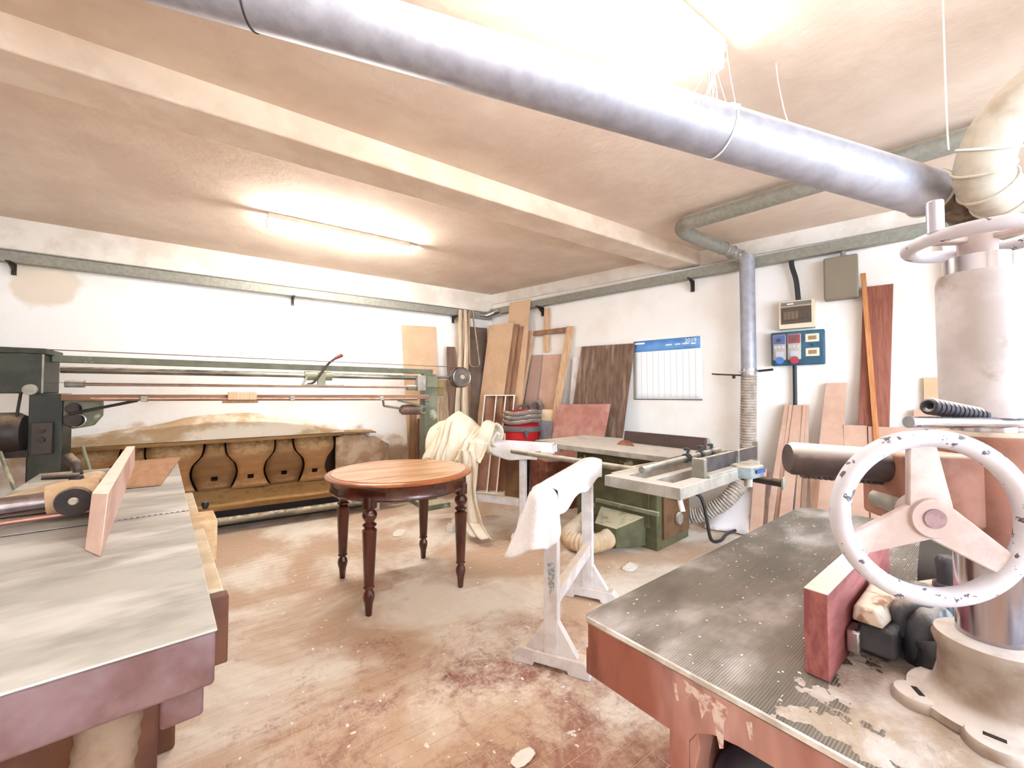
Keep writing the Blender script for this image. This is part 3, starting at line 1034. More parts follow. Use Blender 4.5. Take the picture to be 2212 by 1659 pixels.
# vacuum cleaner, standing on the drum
t = thing('vacuum_cleaner', 'red wet and dry vacuum with its grey hose coiled on top', 'vacuum', (3.13, 4.40, .59))
m_vred = mat('red plastic', (204, 36, 44), (184, 30, 40), rough=.4, scale=6)
m_vgrey = mat('dark grey plastic', (96, 92, 92), rough=.5)
m_hose = mat('grey vacuum hose', (138, 126, 120), (118, 108, 102), rough=.6, scale=12, dust=.3)
obj('tub', B().lathe([(.20, 0), (.225, .02), (.24, .24), (.245, .25)], n=36), m_vred, t)
obj('tub_rim', B().lathe([(.25, .25), (.262, .255), (.262, .30), (.25, .32)], n=36), m_vgrey, t)
obj('motor_head', B().lathe([(.24, .32), (.22, .34), (.17, .38), (.16, .5), (.12, .53)], n=32), m_vred, t)
obj('carry_handle', B().tube(spline([(-.12, -.06, .5), (-.10, -.06, .57), (.06, -.02, .585), (.12, .0, .52)], 6), .014, 10), m_vgrey, t)
coil = []
for i in range(0, 91):
    a = i / 90 * 2 * math.pi * 2.9
    coil.append((.25 * math.cos(a) * (1 - i / 900), .23 * math.sin(a) * (1 - i / 900), .345 + .16 * i / 90 + .01 * math.sin(3 * a)))
coil += [(.16, .1, .53), (.17, .04, .60), (.19, -.02, .64), (.23, -.06, .63), (.25, -.07, .58)]
obj('hose', B().tube(spline(coil, 3), .028, 12), m_hose, t)
obj('hose_nozzle', B().cyl((.25, -.07, .59), (.255, -.075, .5), .032, n=14), m_vgrey, t)
for s in (-1, 1):
    obj('latch', B().box(s * .12 - .02, s * .12 + .02, -.268, -.235, .19, .28), m_vgrey, t, bev=.004)

# ------------------------------------------------------------------ stroke sander along the back wall
t = thing('stroke_sander', 'long green stroke sander with a sanding belt along the back wall', 'machine')
Ys = 4.70
obj('top_beam', B().box(-1.2, 1.98, Ys - .04, Ys + .04, 1.565, 1.62), m_sage, t, bev=.004)
obj('guide_rail', B().cyl((-1.15, Ys - .03, 1.505), (1.80, Ys - .03, 1.515), .026, n=20), mat('oily steel rail', (150, 150, 138), (96, 92, 84), rough=.3, metal=.8, scale=4, stretch=(.3, 1, 1), dust=.5), t)
obj('slide_rod', B().cyl((-1.09, Ys - .05, 1.392), (1.74, Ys - .05, 1.402), .014, n=16), mat('dusty rod', (176, 150, 134), (150, 124, 110), rough=.4, metal=.5, scale=5, dust=.6), t)
for x in (-1.07, 1.70):
    obj('rod_bush', B().cyl((x - .05, Ys - .05, 1.396), (x + .06, Ys - .05, 1.396), .03, n=16), m_iron, t)
obj('work_table', B().box(-1.1, 1.86, Ys - .22, Ys + .05, 1.262, 1.312), mat('sander table wood', (142, 104, 80), (112, 76, 56), rough=.6, scale=5, stretch=(.3, 3, 3), dust=.9, dustc=(226, 212, 190)), t, bev=.004)
obj('table_rod', B().cyl((-.93, Ys - .255, 1.272), (1.70, Ys - .255, 1.262), .013, n=14), mat('copper brown rod', (158, 118, 94), (128, 88, 68), rough=.45, metal=.4, scale=6, stretch=(.3, 1, 1), dust=.6), t)
for x in (-.62, .45, 1.30):
    obj('rod_clip', B().box(x - .02, x + .02, Ys - .275, Ys - .215, 1.25, 1.295), m_iron, t, bev=.004)
obj('stop_block', B().box(-.06, .16, Ys - .29, Ys - .20, 1.262, 1.335), m_pine, t, bev=.006)
obj('stop_base', B().box(-.10, .17, Ys - .285, Ys - .21, 1.235, 1.26), m_mdf_edge, t, bev=.004)
ca_ = obj('carriage', B().cyl((.58, Ys - .03, 1.507), (.73, Ys - .03, 1.507), .048, n=24).cyl((.76, Ys - .03, 1.507), (.84, Ys - .03, 1.507), .046, n=24).box(.70, .77, Ys - .085, Ys - .02, 1.40, 1.54), m_sage, t)
obj('pad_arm', B().box(.55, .95, Ys - .1, Ys - .03, 1.405, 1.418).beam((.56, Ys - .06, 1.41), (.60, Ys - .06, 1.50), .03, .02), m_iron, ca_)
obj('lever', B().tube(spline([(.60, Ys - .08, 1.42), (.66, Ys - .09, 1.44), (.73, Ys - .09, 1.54), (.80, Ys - .09, 1.64), (.87, Ys - .09, 1.70)], 6), .012, 10), m_dark, ca_)
obj('lever_grip', B().cyl((.865, Ys - .09, 1.697), (.93, Ys - .09, 1.735), .017, .02, 12), mat('dark red grip', (110, 48, 44), rough=.5), ca_)
obj('end_post', B().prism([(Ys - .08, 0), (Ys + .08, 0), (Ys + .08, 1.46), (Ys + .04, 1.565), (Ys - .04, 1.565), (Ys - .08, 1.46)], 'yz', 1.86, 2.03), m_sage, t, bev=.006)
obj('post_foot', B().box(1.78, 2.1, Ys - .3, Ys + .25, 0, .06), m_sage, t, bev=.006)
obj('post_bracket', B().box(1.76, 1.86, Ys - .12, Ys - .02, 1.36, 1.54), m_iron, t, bev=.006)
obj('belt_box', B().box(2.03, 2.13, Ys - .04, Ys + .06, 1.30, 1.47), mat('ochre dusty casting', (150, 128, 78), rough=.7), t, bev=.01)
obj('pulley_axle', B().cyl((2.03, Ys, 1.53), (2.22, Ys, 1.53), .018, n=14).beam((2.2, Ys + .02, 1.53), (2.36, Ys + .02, 1.53), .03, .05), m_iron, t)
pu = obj('belt_pulley', B().lathe([(.122, -.10), (.125, -.095), (.125, .03), (.11, .035)], (2.335, Ys - .02, 1.53), 40, 'y'), mat('dull steel pulley', (112, 104, 98), (90, 82, 76), rough=.4, metal=.6, scale=8), t)
obj('pulley_face', B().lathe([(.108, -.012), (.108, .0)], (2.335, Ys - .118, 1.53), 36, 'y'), mat('dusty pulley face', (96, 86, 78), (120, 108, 96), rough=.6, scale=8), pu)
obj('pulley_hub', B().lathe([(.022, -.02), (.03, 0)], (2.335, Ys - .13, 1.53), 20, 'y'), m_plaster_pipe, pu)
obj('pulley_rim', B().torus((2.335, Ys - .12, 1.53), (0, 1, 0), .116, .008, 40, 8), m_steel, pu)
# sanding belt around drum and pulley
loop = []
for i in range(0, 17):
    a = math.pi / 2 - math.pi * i / 16
    loop.append((2.335 + .127 * math.cos(a), 1.53 + .127 * math.sin(a)))
for i in range(0, 17):
    a = -math.pi / 2 - math.pi * i / 16
    loop.append((-1.50 + .127 * math.cos(a), 1.53 + .127 * math.sin(a)))
b = B()
va = [b.bm.verts.new((x, Ys - .12, z)) for x, z in loop]
vb = [b.bm.verts.new((x, Ys - .05, z)) for x, z in loop]
for i in range(len(loop)):
    b.bm.faces.new((va[i], va[(i + 1) % len(loop)], vb[(i + 1) % len(loop)], vb[i]))
obj('sander_belt', b, m_belt2, t, thick=.002)
hd = obj('drive_head', B().box(-1.85, -1.20, Ys - .2, Ys + .15, 1.318, 1.61), m_greenk, t, bev=.008)
obj('head_lid', B().box(-1.86, -1.185, Ys - .205, Ys + .155, 1.612, 1.655), m_greenk, hd, bev=.006)
obj('head_edge', B().box(-1.206, -1.196, Ys - .204, Ys - .198, 1.32, 1.61), m_iron, hd)
obj('head_cap', B().lathe([(.038, -.02), (.04, 0)], (-1.26, Ys - .205, 1.345), 24, 'y'), m_iron, hd)
po = obj('drive_post', B().box(-1.29, -1.11, Ys - .12, Ys + .1, 0, 1.318), m_greenk, t, bev=.006)
sw = obj('switch_box', B().box(-1.26, -1.15, Ys - .175, Ys - .122, .86, 1.10), mat('dark switch plastic', (52, 44, 40), rough=.5), t, bev=.006)
obj('switch_button', B().lathe([(.02, -.02), (.022, 0)], (-1.205, Ys - .175, .97), 16, 'y'), m_black, sw)
obj('switch_button', B().lathe([(.02, -.02), (.022, 0)], (-1.205, Ys - .175, 1.04), 16, 'y'), m_dark, sw)
mo = obj('motor', B().lathe([(.11, -.20), (.15, -.17), (.155, .16), (.13, .2)], (-1.52, Ys - .05, 1.02), 32, 'x'), m_dark, t)
obj('motor_foot', B().box(-1.66, -1.28, Ys - .12, Ys + .1, .84, .89), m_dark, mo)
for x in (-1.44, -1.33):
    obj('drive_belt', B().beam((x, Ys - .12, 1.33), (x - .02, Ys - .12, 1.12), .012, .02, V((0, 1, 0))), m_black, t)
tr = obj('crank_mount', B().prism([(-1.11, 1.26), (-.90, 1.26), (-.90, 1.14), (-.95, 1.06), (-1.06, 1.04), (-1.11, 1.08)], 'xz', Ys - .12, Ys - .02), m_sage, t, bev=.01)
obj('crank_wheel', B().lathe([(.05, -.06), (.058, -.05), (.058, 0)], (-1.04, Ys - .125, 1.115), 24, 'y').lathe([(.04, -.05), (.046, 0)], (-1.05, Ys - .125, 1.2), 20, 'y'), m_dark, tr)
obj('crank_ring', B().torus((-1.02, Ys - .18, 1.11), (0, 1, 0), .05, .005, 28, 8), m_steel, tr)
obj('crank_arm', B().cyl((-1.06, Ys - .19, 1.16), (-.66, Ys - .25, 1.262), .012, n=10), m_black, tr)
ro = obj('dust_roller', B().lathe([(.03, -.14), (.055, -.11), (.06, .08), (.05, .13)], (1.68, Ys - .14, 1.14), 28, 'x'), mat('brown dusty roller', (128, 104, 88), (104, 84, 72), rough=.7, scale=10), t)
obj('roller_rod', B().cyl((1.36, Ys - .14, 1.19), (1.56, Ys - .14, 1.155), .014, n=10).cyl((1.36, Ys - .14, 1.19), (1.36, Ys - .10, 1.27), .012, n=10), m_iron, ro)
obj('roller_hook', B().torus((1.80, Ys - .2, 1.13), (0, 1, 0), .035, .012, 20, 8).torus((1.84, Ys - .2, 1.22), (0, 1, 0), .022, .008, 18, 8).beam((1.48, Ys - .24, 1.25), (1.83, Ys - .22, 1.17), .012, .02), m_sage, ro)
for x in (-1.46, -1.0):
    obj('strut', B().cyl((x, Ys - .1, 1.0 if x < -1.2 else .9), (x + (.28 if x < -1.2 else .2), Ys - .35, .3), .012, n=10), m_sage, t)

# ------------------------------------------------------------------ low bench with moulded shells under the sander
t = thing('low_bench', 'low wooden bench thick with sawdust below the sander on the back wall', 'bench')
m_bench = mat('sawdust brown wood', (152, 112, 66), (128, 90, 50), rough=.85, scale=4, stretch=(.5, 2, 2), dust=.7, dustc=(186, 150, 100))
obj('bench_top', B().hexa([V(p) for p in ((-1.5, 4.97, .815), (1.02, 5.0, .845), (1.02, 5.36, .86), (-1.5, 5.36, .86), (-1.5, 4.97, .85), (1.02, 5.0, .875), (1.02, 5.36, .9), (-1.5, 5.36, .9))]), m_bench, t, bev=.004)
obj('bench_shelf', B().grid(lambda u, v: V((-1.5 + 2.95 * u, 4.76 + .46 * v, .25 + .1 * v + .012 * noise.noise(V((u * 9, v * 2, 0))))), 40, 6), m_bench, t, thick=.02)
obj('shelf_front', B().box(-1.5, 1.45, 4.76, 4.785, .215, .25), m_bench, t, bev=.004)
obj('back_panel', B().box(-1.5, 1.4, 5.31, 5.33, .02, .83), mat('back board with painted hole shade', (58, 40, 26), rough=.9), t)  # colour darkened to paint shade into the shell holes
obj('gap_shade_panel', B().box(-1.5, 1.42, 5.0, 5.02, 0, .24), m_black, t)  # black panel put in as the shade under the shelf
obj('foot_rail', B().cyl((-1.5, 4.76, .12), (1.62, 4.74, .12), .035, n=18), mat('dusty steel foot rail', (150, 140, 118), (104, 96, 82), rough=.4, metal=.6, scale=6, stretch=(.4, 1, 1), dust=.4), t)
for x in (-1.3, 1.36):
    obj('leg', B().box(x - .03, x + .03, 4.78, 4.84, 0, .25).box(x - .03, x + .03, 5.22, 5.28, 0, .83), m_white if x > 0 else m_bench, t, bev=.004)

# moulded plywood shells: S-curved, vase-shaped and waisted in turn, each with a square hole
m_shell = mat('sawdust covered plywood', (170, 124, 78), (152, 106, 62), rough=.75, scale=4, stretch=(.6, 1, 2), dust=.5, dustc=(222, 186, 136))
m_shell2 = mat('darker sawdust covered plywood', (140, 100, 60), (124, 84, 48), rough=.75, scale=4, stretch=(.6, 1, 2), dust=.5, dustc=(200, 160, 110))
ZS = [.345, .37, .405, .43, .475, .50, .53, .57, .61, .65, .69, .72, .76, .80, .825]


def vase_half(z):
    # neck, shoulder, belly, foot
    k = [(.345, .125), (.40, .155), (.47, .178), (.54, .182), (.60, .165), (.66, .125), (.70, .092), (.74, .080), (.83, .078)]
    for (z0, r0), (z1, r1) in zip(k, k[1:]):
        if z <= z1:
            f_ = (z - z0) / (z1 - z0)
            f_ = f_ * f_ * (3 - 2 * f_)
            return r0 + (r1 - r0) * max(0, f_)
    return k[-1][1]


def sy(z):
    f_ = (z - .345) / .48
    return .05 * math.sin(f_ * math.pi * 2.2 + .4) - .10 * (1 - f_)


def shell(label, xl, xr, y0, m, hole_x):
    b = B()
    rows = []
    hw = .028
    for z in ZS:
        l, r_ = xl(z), xr(z)
        xs = [l, l + (hole_x - hw - l) * .5, hole_x - hw, hole_x + hw, hole_x + hw + (r_ - hole_x - hw) * .5, r_]
        rows.append([b.bm.verts.new((x, y0 + sy(z) + .015 * ((x - hole_x) / .2) ** 2, z)) for x in xs])
    for i in range(len(ZS) - 1):
        for j in range(5):
            if j == 2 and .425 < ZS[i] and ZS[i + 1] < .48:
                continue
            b.bm.faces.new((rows[i][j], rows[i][j + 1], rows[i + 1][j + 1], rows[i + 1][j]))
    o = obj('moulded_shell', b, m, thick=.012)
    return tag(o, label, 'shell', 'moulded plywood shells under the sander')


vc = [-.80, -.17, .455, 1.06]
Yv = 5.19
ordv = ['leftmost', 'second', 'third', 'fourth']
for i, x in enumerate(vc[:3]):
    shell('vase-shaped plywood shell with a square hole, %s of the vases from the left' % ordv[i], lambda z, x=x: x - vase_half(z), lambda z, x=x: x + vase_half(z), Yv + .035, m_shell2, x)
for i in range(3):
    x0, x1 = vc[i], vc[i + 1]
    shell('waisted plywood shell with a square hole, %s of its kind from the left' % ordv[i], lambda z, x0=x0: x0 + vase_half(z) + .018, lambda z, x1=x1: x1 - vase_half(z) - .018, Yv, m_shell, (x0 + x1) / 2)
shell('waisted plywood shell with a square hole at the far left behind the drive post', lambda z: -1.42, lambda z: -.80 - vase_half(z) - .012, Yv, m_shell, -1.12)
o = obj('dusty_bundle', B().grid(lambda u, v: V((.98 + .62 * u, 5.16 - .1 * math.sin(math.pi * u) * math.sin(math.pi * v) + .02 * noise.noise(V((u * 6, v * 6, 3))), .36 + .48 * v - .1 * v * (u - .3) ** 2 * 3 + .02 * noise.noise(V((u * 9, v * 5, 1))))), 24, 20), mat('grey brown dusty sack', (168, 138, 108), (200, 176, 148), rough=.9, scale=6, bump=.3), thick=.02)
tag(o, 'rounded dusty brown sack at the right end of the low bench', 'sack')
o = obj('thin_board', B().hexa([V(p) for p in ((.86, 5.04, .872), (1.42, 5.06, .852), (1.42, 5.3, .862), (.86, 5.3, .88), (.86, 5.04, .884), (1.42, 5.06, .864), (1.42, 5.3, .874), (.86, 5.3, .892))]), m_bench)
tag(o, 'thin dusty board lying across the right end of the low bench', 'board')


def heap(u, v):
    x = -1.5 + 2.55 * u
    env = math.exp(-((x + .05) / .75) ** 2) * .19 + .055
    env *= min(1, (1 - u) * 7) if u > .8 else 1
    base = .855 + .03 * u
    h = env * math.sin(math.pi * min(1, v * .62)) + .02 * noise.noise(V((x * 6, v * 3, 2))) * min(1, v * 6)
    return V((x, 4.985 + .385 * v, base + max(0.0, h)))


o = obj('sawdust_heap', B().grid(heap, 110, 24), mat('pale sawdust', (196, 166, 128), (240, 226, 204), rough=1, scale=2.2, lo=.42, hi=.58, bump=.5, bscale=60))
o['kind'] = 'stuff'
tag(o, 'long heap of pale sawdust on the low bench', 'sawdust')

# ------------------------------------------------------------------ round table
t = thing('round_table', 'round wooden side table with turned legs in the middle of the floor', 'table', (.970, 2.837, 0), 2)
m_top = mat('honey veneer table top', (204, 148, 100), (178, 116, 72), rough=.26, scale=3.2, stretch=(.30, 5, 1), lo=.38, hi=.62, c3=(228, 188, 146), s3=4.5, lo3=.46, hi3=.6, coat=.2)  # pale stripes mix veneer figure with painted lamp sheen
m_mah = mat('dark mahogany', (80, 33, 21), (56, 22, 14), rough=.25, scale=6, stretch=(1, 1, .3), coat=.4)
m_rim = mat('warm brown table edge', (168, 100, 54), (144, 80, 42), rough=.3, scale=8, coat=.3)
ZT = .785
obj('tabletop', B().lathe([(.30, ZT - .028), (.46, ZT - .028), (.455, ZT - .004), (.452, ZT)], n=72), m_top, t)
obj('edge_moulding', B().lathe([(.452, ZT), (.458, ZT - .004), (.466, ZT - .002), (.482, ZT - .006), (.492, ZT - .014), (.490, ZT - .022), (.478, ZT - .028), (.46, ZT - .03), (.452, ZT - .02)], n=72, caps=False), m_rim, t)
obj('apron', B().lathe([(.43, ZT - .115), (.456, ZT - .115), (.46, ZT - .108), (.455, ZT - .1), (.455, ZT - .04), (.462, ZT - .03), (.43, ZT - .03)], n=72, caps=False), m_mah, t)
prof = [(.017, 0), (.019, .004), (.022, .05), (.024, .07), (.031, .095), (.034, .115), (.030, .135), (.020, .152), (.020, .158), (.031, .163), (.032, .168), (.028, .174),
        (.029, .18), (.036, .35), (.042, .49), (.043, .50), (.036, .508), (.025, .515), (.034, .522), (.041, .53), (.040, .536), (.026, .546), (.028, .555), (.041, .575),
        (.044, .59), (.040, .605), (.028, .62), (.030, .628), (.042, .633), (.043, .70)]
for sx, sy_ in ((-1, -1), (1, -1), (1, 1), (-1, 1)):
    obj('leg', B().lathe(prof, (sx * .308, sy_ * .308, 0), 28), m_mah, t)
# ------------------------------------------------------------------ jointer on the left
m_jtop = mat('dusty grey planer table', (178, 175, 167), (146, 143, 136), rough=.55, metal=.1, scale=5, stretch=(.7, 1.5, 1), lo=.34, hi=.68, c3=(206, 203, 197), s3=2.6, lo3=.45, hi3=.65, bump=.06, bscale=60, detail=12)
t = thing('surface_planer', 'long surface planer with a dusty grey steel table in the left foreground', 'machine', (-.022, .986, 0), 6.55)
obj('infeed_table', B().box(-.62, 0, 0, 1.066, .845, .85), m_jtop, t, bev=.003)
obj('outfeed_table', B().box(-.62, 0, 1.098, 2.6, .845, .85), m_jtop, t, bev=.003)
lip = obj('cutter_lip', B().box(-.62, -.002, 1.067, 1.071, .825, .8508), m_steel, t)
for i in range(16):
    x = -.262 + i * .0165
    obj('lip_tooth', B().box(x, x + .008, 1.082, 1.098, .838, .8495), m_jtop, lip)
obj('cutter_gap_shade', B().box(-.6, -.004, 1.0712, 1.0975, .80, .842), m_black, t)  # black fill paints the shade down in the cutter slot
obj('table_casting', B().prism([(0.0015, .745), (0.0015, .8445), (1.0, .8445), (1.0, .72), (.25, .72)], 'yz', -.61, -.003), m_mauve, t, bev=.006)
obj('table_casting', B().prism([(1.12, .72), (1.12, .8445), (2.59, .8445), (2.59, .77), (2.2, .72)], 'yz', -.61, -.004), m_mauve, t, bev=.006)
obj('corner_bracket', B().prism([(.02, .745), (.02, .685), (.06, .672), (.12, .685), (.12, .745)], 'yz', -.082, -.018), m_mauve, t, bev=.006)
m_under = mat('brown red machine base', (104, 62, 40), (84, 46, 34), rough=.6, scale=4)
obj('machine_base', B().box(-.60, -.082, .46, 2.2, 0, .72), m_under, t, bev=.01)
obj('base_plinth', B().box(-.62, -.03, 1.0, 1.7, .0, .3), m_under, t, bev=.01)
for y0, y1, x1, z1, z0 in ((.34, 1.0, .042, .795, .70), (1.0, 1.18, .085, .815, .66), (1.18, 1.72, .04, .80, .73)):
    obj('side_rail', B().box(.003, x1, y0, y1, z0, z1), mat('cream dusty side block', (216, 200, 172), (196, 174, 142), rough=.8, scale=8) if z0 > .69 else mat('cream brown side block', (214, 186, 146), (186, 150, 110), rough=.8, scale=8), t, bev=.004)
obj('side_rail_end', B().box(.004, .05, .30, .34, .62, .79), m_under, t, bev=.004)
obj('side_knob', B().lathe([(.008, 0), (.014, .015), (.012, .03)], (.06, 1.22, .815), 16), m_black, t)
# fence
m_fence = mat('pinkish wooden fence', (212, 182, 168), (188, 146, 128), rough=.6, scale=4, stretch=(2, .4, 1), dust=.9, dustc=(244, 230, 214))
obj('fence_board', B().hexa([V(p) for p in ((-.252, .74, .851), (-.212, .64, .851), (-.212, 2.52, .851), (-.252, 2.52, .851), (-.252, .86, .995), (-.212, .82, .995), (-.212, 2.52, .985), (-.252, 2.52, .985))]), m_fence, t, bev=.002)
fs = obj('fence_bracket', B().prism([(-.62, .855), (-.262, .855), (-.262, .95), (-.30, .97), (-.36, .955), (-.62, .88)], 'xz', 1.36, 1.62), mat('cream dusty casting', (220, 198, 168), (196, 168, 132), rough=.75, scale=9), t, bev=.02)
gb = obj('guide_bar', B().cyl((-.95, 1.20, .905), (-.36, 1.25, .92), .033, n=28), m_chrome, t)
obj('bar_socket', B().tube([(-.40, 1.247, .92), (-.34, 1.25, .925), (-.265, 1.25, .925)], [.055, .062, .055], 28), mat('cream brown socket', (206, 176, 142), (180, 148, 114), rough=.7, scale=9), t)
obj('socket_mouth', B().lathe([(.048, -.02), (.052, 0)], (-.325, 1.188, .918), 28, 'y'), m_dark, t)
obj('socket_boss', B().lathe([(.010, -.008), (.014, 0)], (-.325, 1.168, .921), 16, 'y'), m_plaster_pipe, t)
obj('lower_rod', B().cyl((-.95, 1.17, .862), (-.27, 1.215, .872), .01, n=14), mat('copper tinted rod', (176, 132, 120), rough=.3, metal=.7), t)
obj('clamp_lever', B().cyl((-.44, 1.42, .985), (-.34, 1.44, .975), .012, n=12).cyl((-.35, 1.44, .97), (-.34, 1.44, .94), .022, n=16), m_dark, t)
obj('clamp_knob', B().tube(spline([(-.36, 1.60, .96), (-.37, 1.62, 1.0), (-.40, 1.66, 1.03)], 5), [.016] * 5 + [.02] * 5 + [.022], 14), m_dark, t)
# veneer plank on the outfeed table
o = obj('thin_plank', B().prism([(-.268, 2.76), (-.215, 1.74), (-.085, 1.73), (.02, 2.79)], 'xy', 0, .012), mat('dusty brown plank', (172, 134, 102), (156, 116, 84), rough=.8, scale=14, stretch=(2, .4, 1), lo=.3, hi=.7), bev=.001)
o.location = (-.022, .986, .8525)
o.rotation_euler = (0, 0, R(6.55))
tag(o, 'thin brown plank lying on the far end of the surface planer', 'plank')
# cloth extraction hose
o = obj('cloth_hose', ripple(spline([(-.20, 1.19, .70), (-.205, 1.16, .60), (-.22, 1.13, .45), (-.235, 1.11, .25), (-.24, 1.10, .02)], 8), .05, .0018, .03, 28), mat('dusty cloth hose', (150, 124, 102), (126, 100, 80), rough=.9, scale=12, bump=.2))
tag(o, 'tan cloth extraction hose hanging under the surface planer', 'hose')

# ------------------------------------------------------------------ spindle moulder table on the right
def rib_mat():
    m = mat('ribbed dusty cast iron table', (92, 86, 78), (122, 114, 104), rough=.5, metal=.15, scale=4, stretch=(.7, 1.2, 1), lo=.36, hi=.62, c3=(188, 182, 178), s3=4.2, lo3=.49, hi3=.72, detail=10)
    nt = m.node_tree
    N, L = nt.nodes, nt.links
    tc = N.new('ShaderNodeTexCoord')
    wv = N.new('ShaderNodeTexWave')
    wv.bands_direction = 'Y'
    wv.inputs['Scale'].default_value = 78
    wv.inputs['Distortion'].default_value = .6
    L.new(tc.outputs['Object'], wv.inputs['Vector'])
    b_ = N.new('ShaderNodeBump')
    b_.inputs['Strength'].default_value = .5
    b_.inputs['Distance'].default_value = .002
    L.new(wv.outputs['Fac'], b_.inputs['Height'])
    L.new(b_.outputs['Normal'], N['Principled BSDF'].inputs['Normal'])
    return m


m_rib = rib_mat()
RO = (.598, .629, 0)
t = thing('spindle_moulder', 'big red spindle moulder with a ribbed grey table in the right foreground', 'machine', RO, 4.8)
outl = [(0.004, -1.05), (0, -.012), (.012, 0)] + [(1.27 + .07 * math.sin(a), -.07 + .07 * math.cos(a)) for a in (0, .4, .8, 1.2, 1.57)] + [(1.34, -1.05)]
obj('machine_table', B().prism(outl, 'xy', .838, .85), m_rib, t, bev=.0025)
obj('table_edge', B().box(-.0012, .004, -1.05, -.012, .8425, .8504), mat('worn pale table edge', (224, 218, 212), (180, 172, 164), rough=.5, scale=14), t)
outl2 = [(0.006, -1.04), (.004, -.012), (.014, -.003)] + [(1.265 + .07 * math.sin(a), -.075 + .07 * math.cos(a)) for a in (0, .4, .8, 1.2, 1.57)] + [(1.335, -1.04)]
ap = B().prism(outl2, 'xy', .784, .838)
ap.prism([(-.006, .784), (-.006, .735), (-.222, .735), (-.236, .757), (-.262, .772), (-.30, .779), (-.36, .781), (-.46, .775), (-.53, .757), (-.56, .735), (-1.04, .735), (-1.04, .784)], 'yz', .0050, .03)
ap.box(.03, 1.32, -.036, -.008, .735, .784)
obj('table_apron', ap, m_redpaint, t)
for pg in ([(-.215, .832), (-.222, .806), (-.230, .818), (-.240, .812), (-.246, .786), (-.252, .802), (-.262, .808), (-.268, .780), (-.273, .758), (-.279, .762), (-.280, .800), (-.288, .826), (-.262, .830), (-.240, .828)],
           [(-.196, .820), (-.203, .790), (-.207, .792), (-.203, .822)], [(-.312, .822), (-.317, .798), (-.322, .802), (-.320, .826)]):
    obj('paint_drip', B().prism(pg, 'yz', .0042, .0047), mat('white paint drip', (218, 200, 194), (176, 128, 116), rough=.8, scale=70, lo=.45, hi=.62), t)
pd = B()
pd.prism([(-.187, 0), (-.187, .735), (-.222, .735), (-.222, 0)], 'yz', .008, .9)
pd.prism([(-.57, 0), (-.57, .735), (-1.0, .735), (-1.0, 0)], 'yz', .008, .9)
pd.prism([(-.222, .55), (-.222, .735), (-.236, .757), (-.240, .735), (-.231, .69), (-.226, .64)], 'yz', .008, .06)
pd.box(.3, .9, -.57, -.222, 0, .735)
obj('pedestal', pd, m_redpaint, t, bev=.006)
obj('motor_pulley', B().torus((.10, -.36, .625), (1, .1, 0), .10, .038, 44, 16).lathe([(.09, -.02), (.09, .02)], (.11, -.36, .625), 32, 'x'), mat('blue black rubber', (40, 42, 54), (58, 60, 74), rough=.35, scale=8), t)
# fence block and clamps on the table
m_rfence = mat('raw red wood block', (160, 96, 92), (132, 70, 70), rough=.65, scale=16, stretch=(.4, 3, 1.4), dust=.9, dustc=(226, 212, 202))
obj('fence_block', B().box(.148, .62, -.378, -.345, .851, .987), m_rfence, t, bev=.0015)
cl = obj('clamp_body', B().hexa([V(q) for q in ((.255, -.425, .915), (.42, -.44, .915), (.42, -.384, .915), (.255, -.384, .915), (.262, -.415, .94), (.42, -.435, .945), (.42, -.386, .945), (.262, -.386, .94))]), mat('dusty cream casting with brown stains', (220, 208, 190), (150, 112, 88), rough=.8, scale=26, lo=.5, hi=.66), t, bev=.004)
m_gun = mat('gunmetal casting', (58, 60, 66), (80, 82, 88), rough=.45, metal=.4, scale=14, dust=.35, dustc=(190, 182, 174))
obj('clamp_block', B().box(.262, .43, -.44, -.39, .865, .914), m_gun, t, bev=.006)
lump = B().lathe([(.004, -.055), (.03, -.05), (.036, -.02), (.034, .02), (.028, .045), (.004, .05)], (0, 0, 0), 28)
for v_ in lump.bm.verts:
    n_ = noise.noise(v_.co * 38)
    v_.co = V((.335, -.462, .905)) + v_.co * (1 + .30 * n_)
obj('crumpled_casting', lump, m_gun, t)
obj('clamp_pin', B().box(.235, .275, -.398, -.38, .868, .905), m_steel, t, bev=.003)
obj('clamp_arch', B().torus((.33, -.462, .915), (1, .6, 0), .032, .014, 28, 12), m_gun, t)
obj('clamp_arch', B().torus((.40, -.452, .92), (1, .4, 0), .03, .013, 28, 12), m_gun, t)
obj('clamp_nut', B().lathe([(.02, 0), (.022, .006), (.022, .028), (.012, .034)], (.30, -.487, .915), 6, 'x'), m_gun, t)
obj('clamp_shoe', B().tube(spline([(.30, -.478, .905), (.295, -.485, .885), (.31, -.478, .862), (.34, -.465, .856)], 6), [.024] * 18 + [.016], 14), m_gun, t)
obj('hold_down_bar', B().beam((.42, -.40, .885), (.66, -.52, .885), .03, .018).beam((.45, -.385, .905), (.70, -.505, .905), .02, .012), m_white, t, bev=.003)
obj('hold_down_bolt', B().lathe([(.018, .85), (.02, .87), (.02, .9), (.024, .902), (.024, .92), (.018, .922), (.02, .965), (.014, .975)], (.565, -.475, 0), 20), m_gun, t)
obj('hood', B().tube([(.74, -.42, .87), (.74, -.62, .87)], .10, 32), mat('dark hood', (56, 54, 52), rough=.6), t)

o = obj('pale_plank', B().hexa([V(q) for q in ((1.12, -.30, .8515), (1.17, -.24, .8515), (1.40, -.33, .955), (1.36, -.40, .955), (1.115, -.30, .8665), (1.165, -.24, .8665), (1.395, -.33, .97), (1.355, -.40, .97))]), mat('dusty pale plank', (226, 214, 198), (206, 186, 164), rough=.8, scale=8), bev=.002)
o.location = RO
o.rotation_euler = (0, 0, R(4.8))
tag(o, 'pale dusty plank propped at the far end of the moulder table', 'plank')

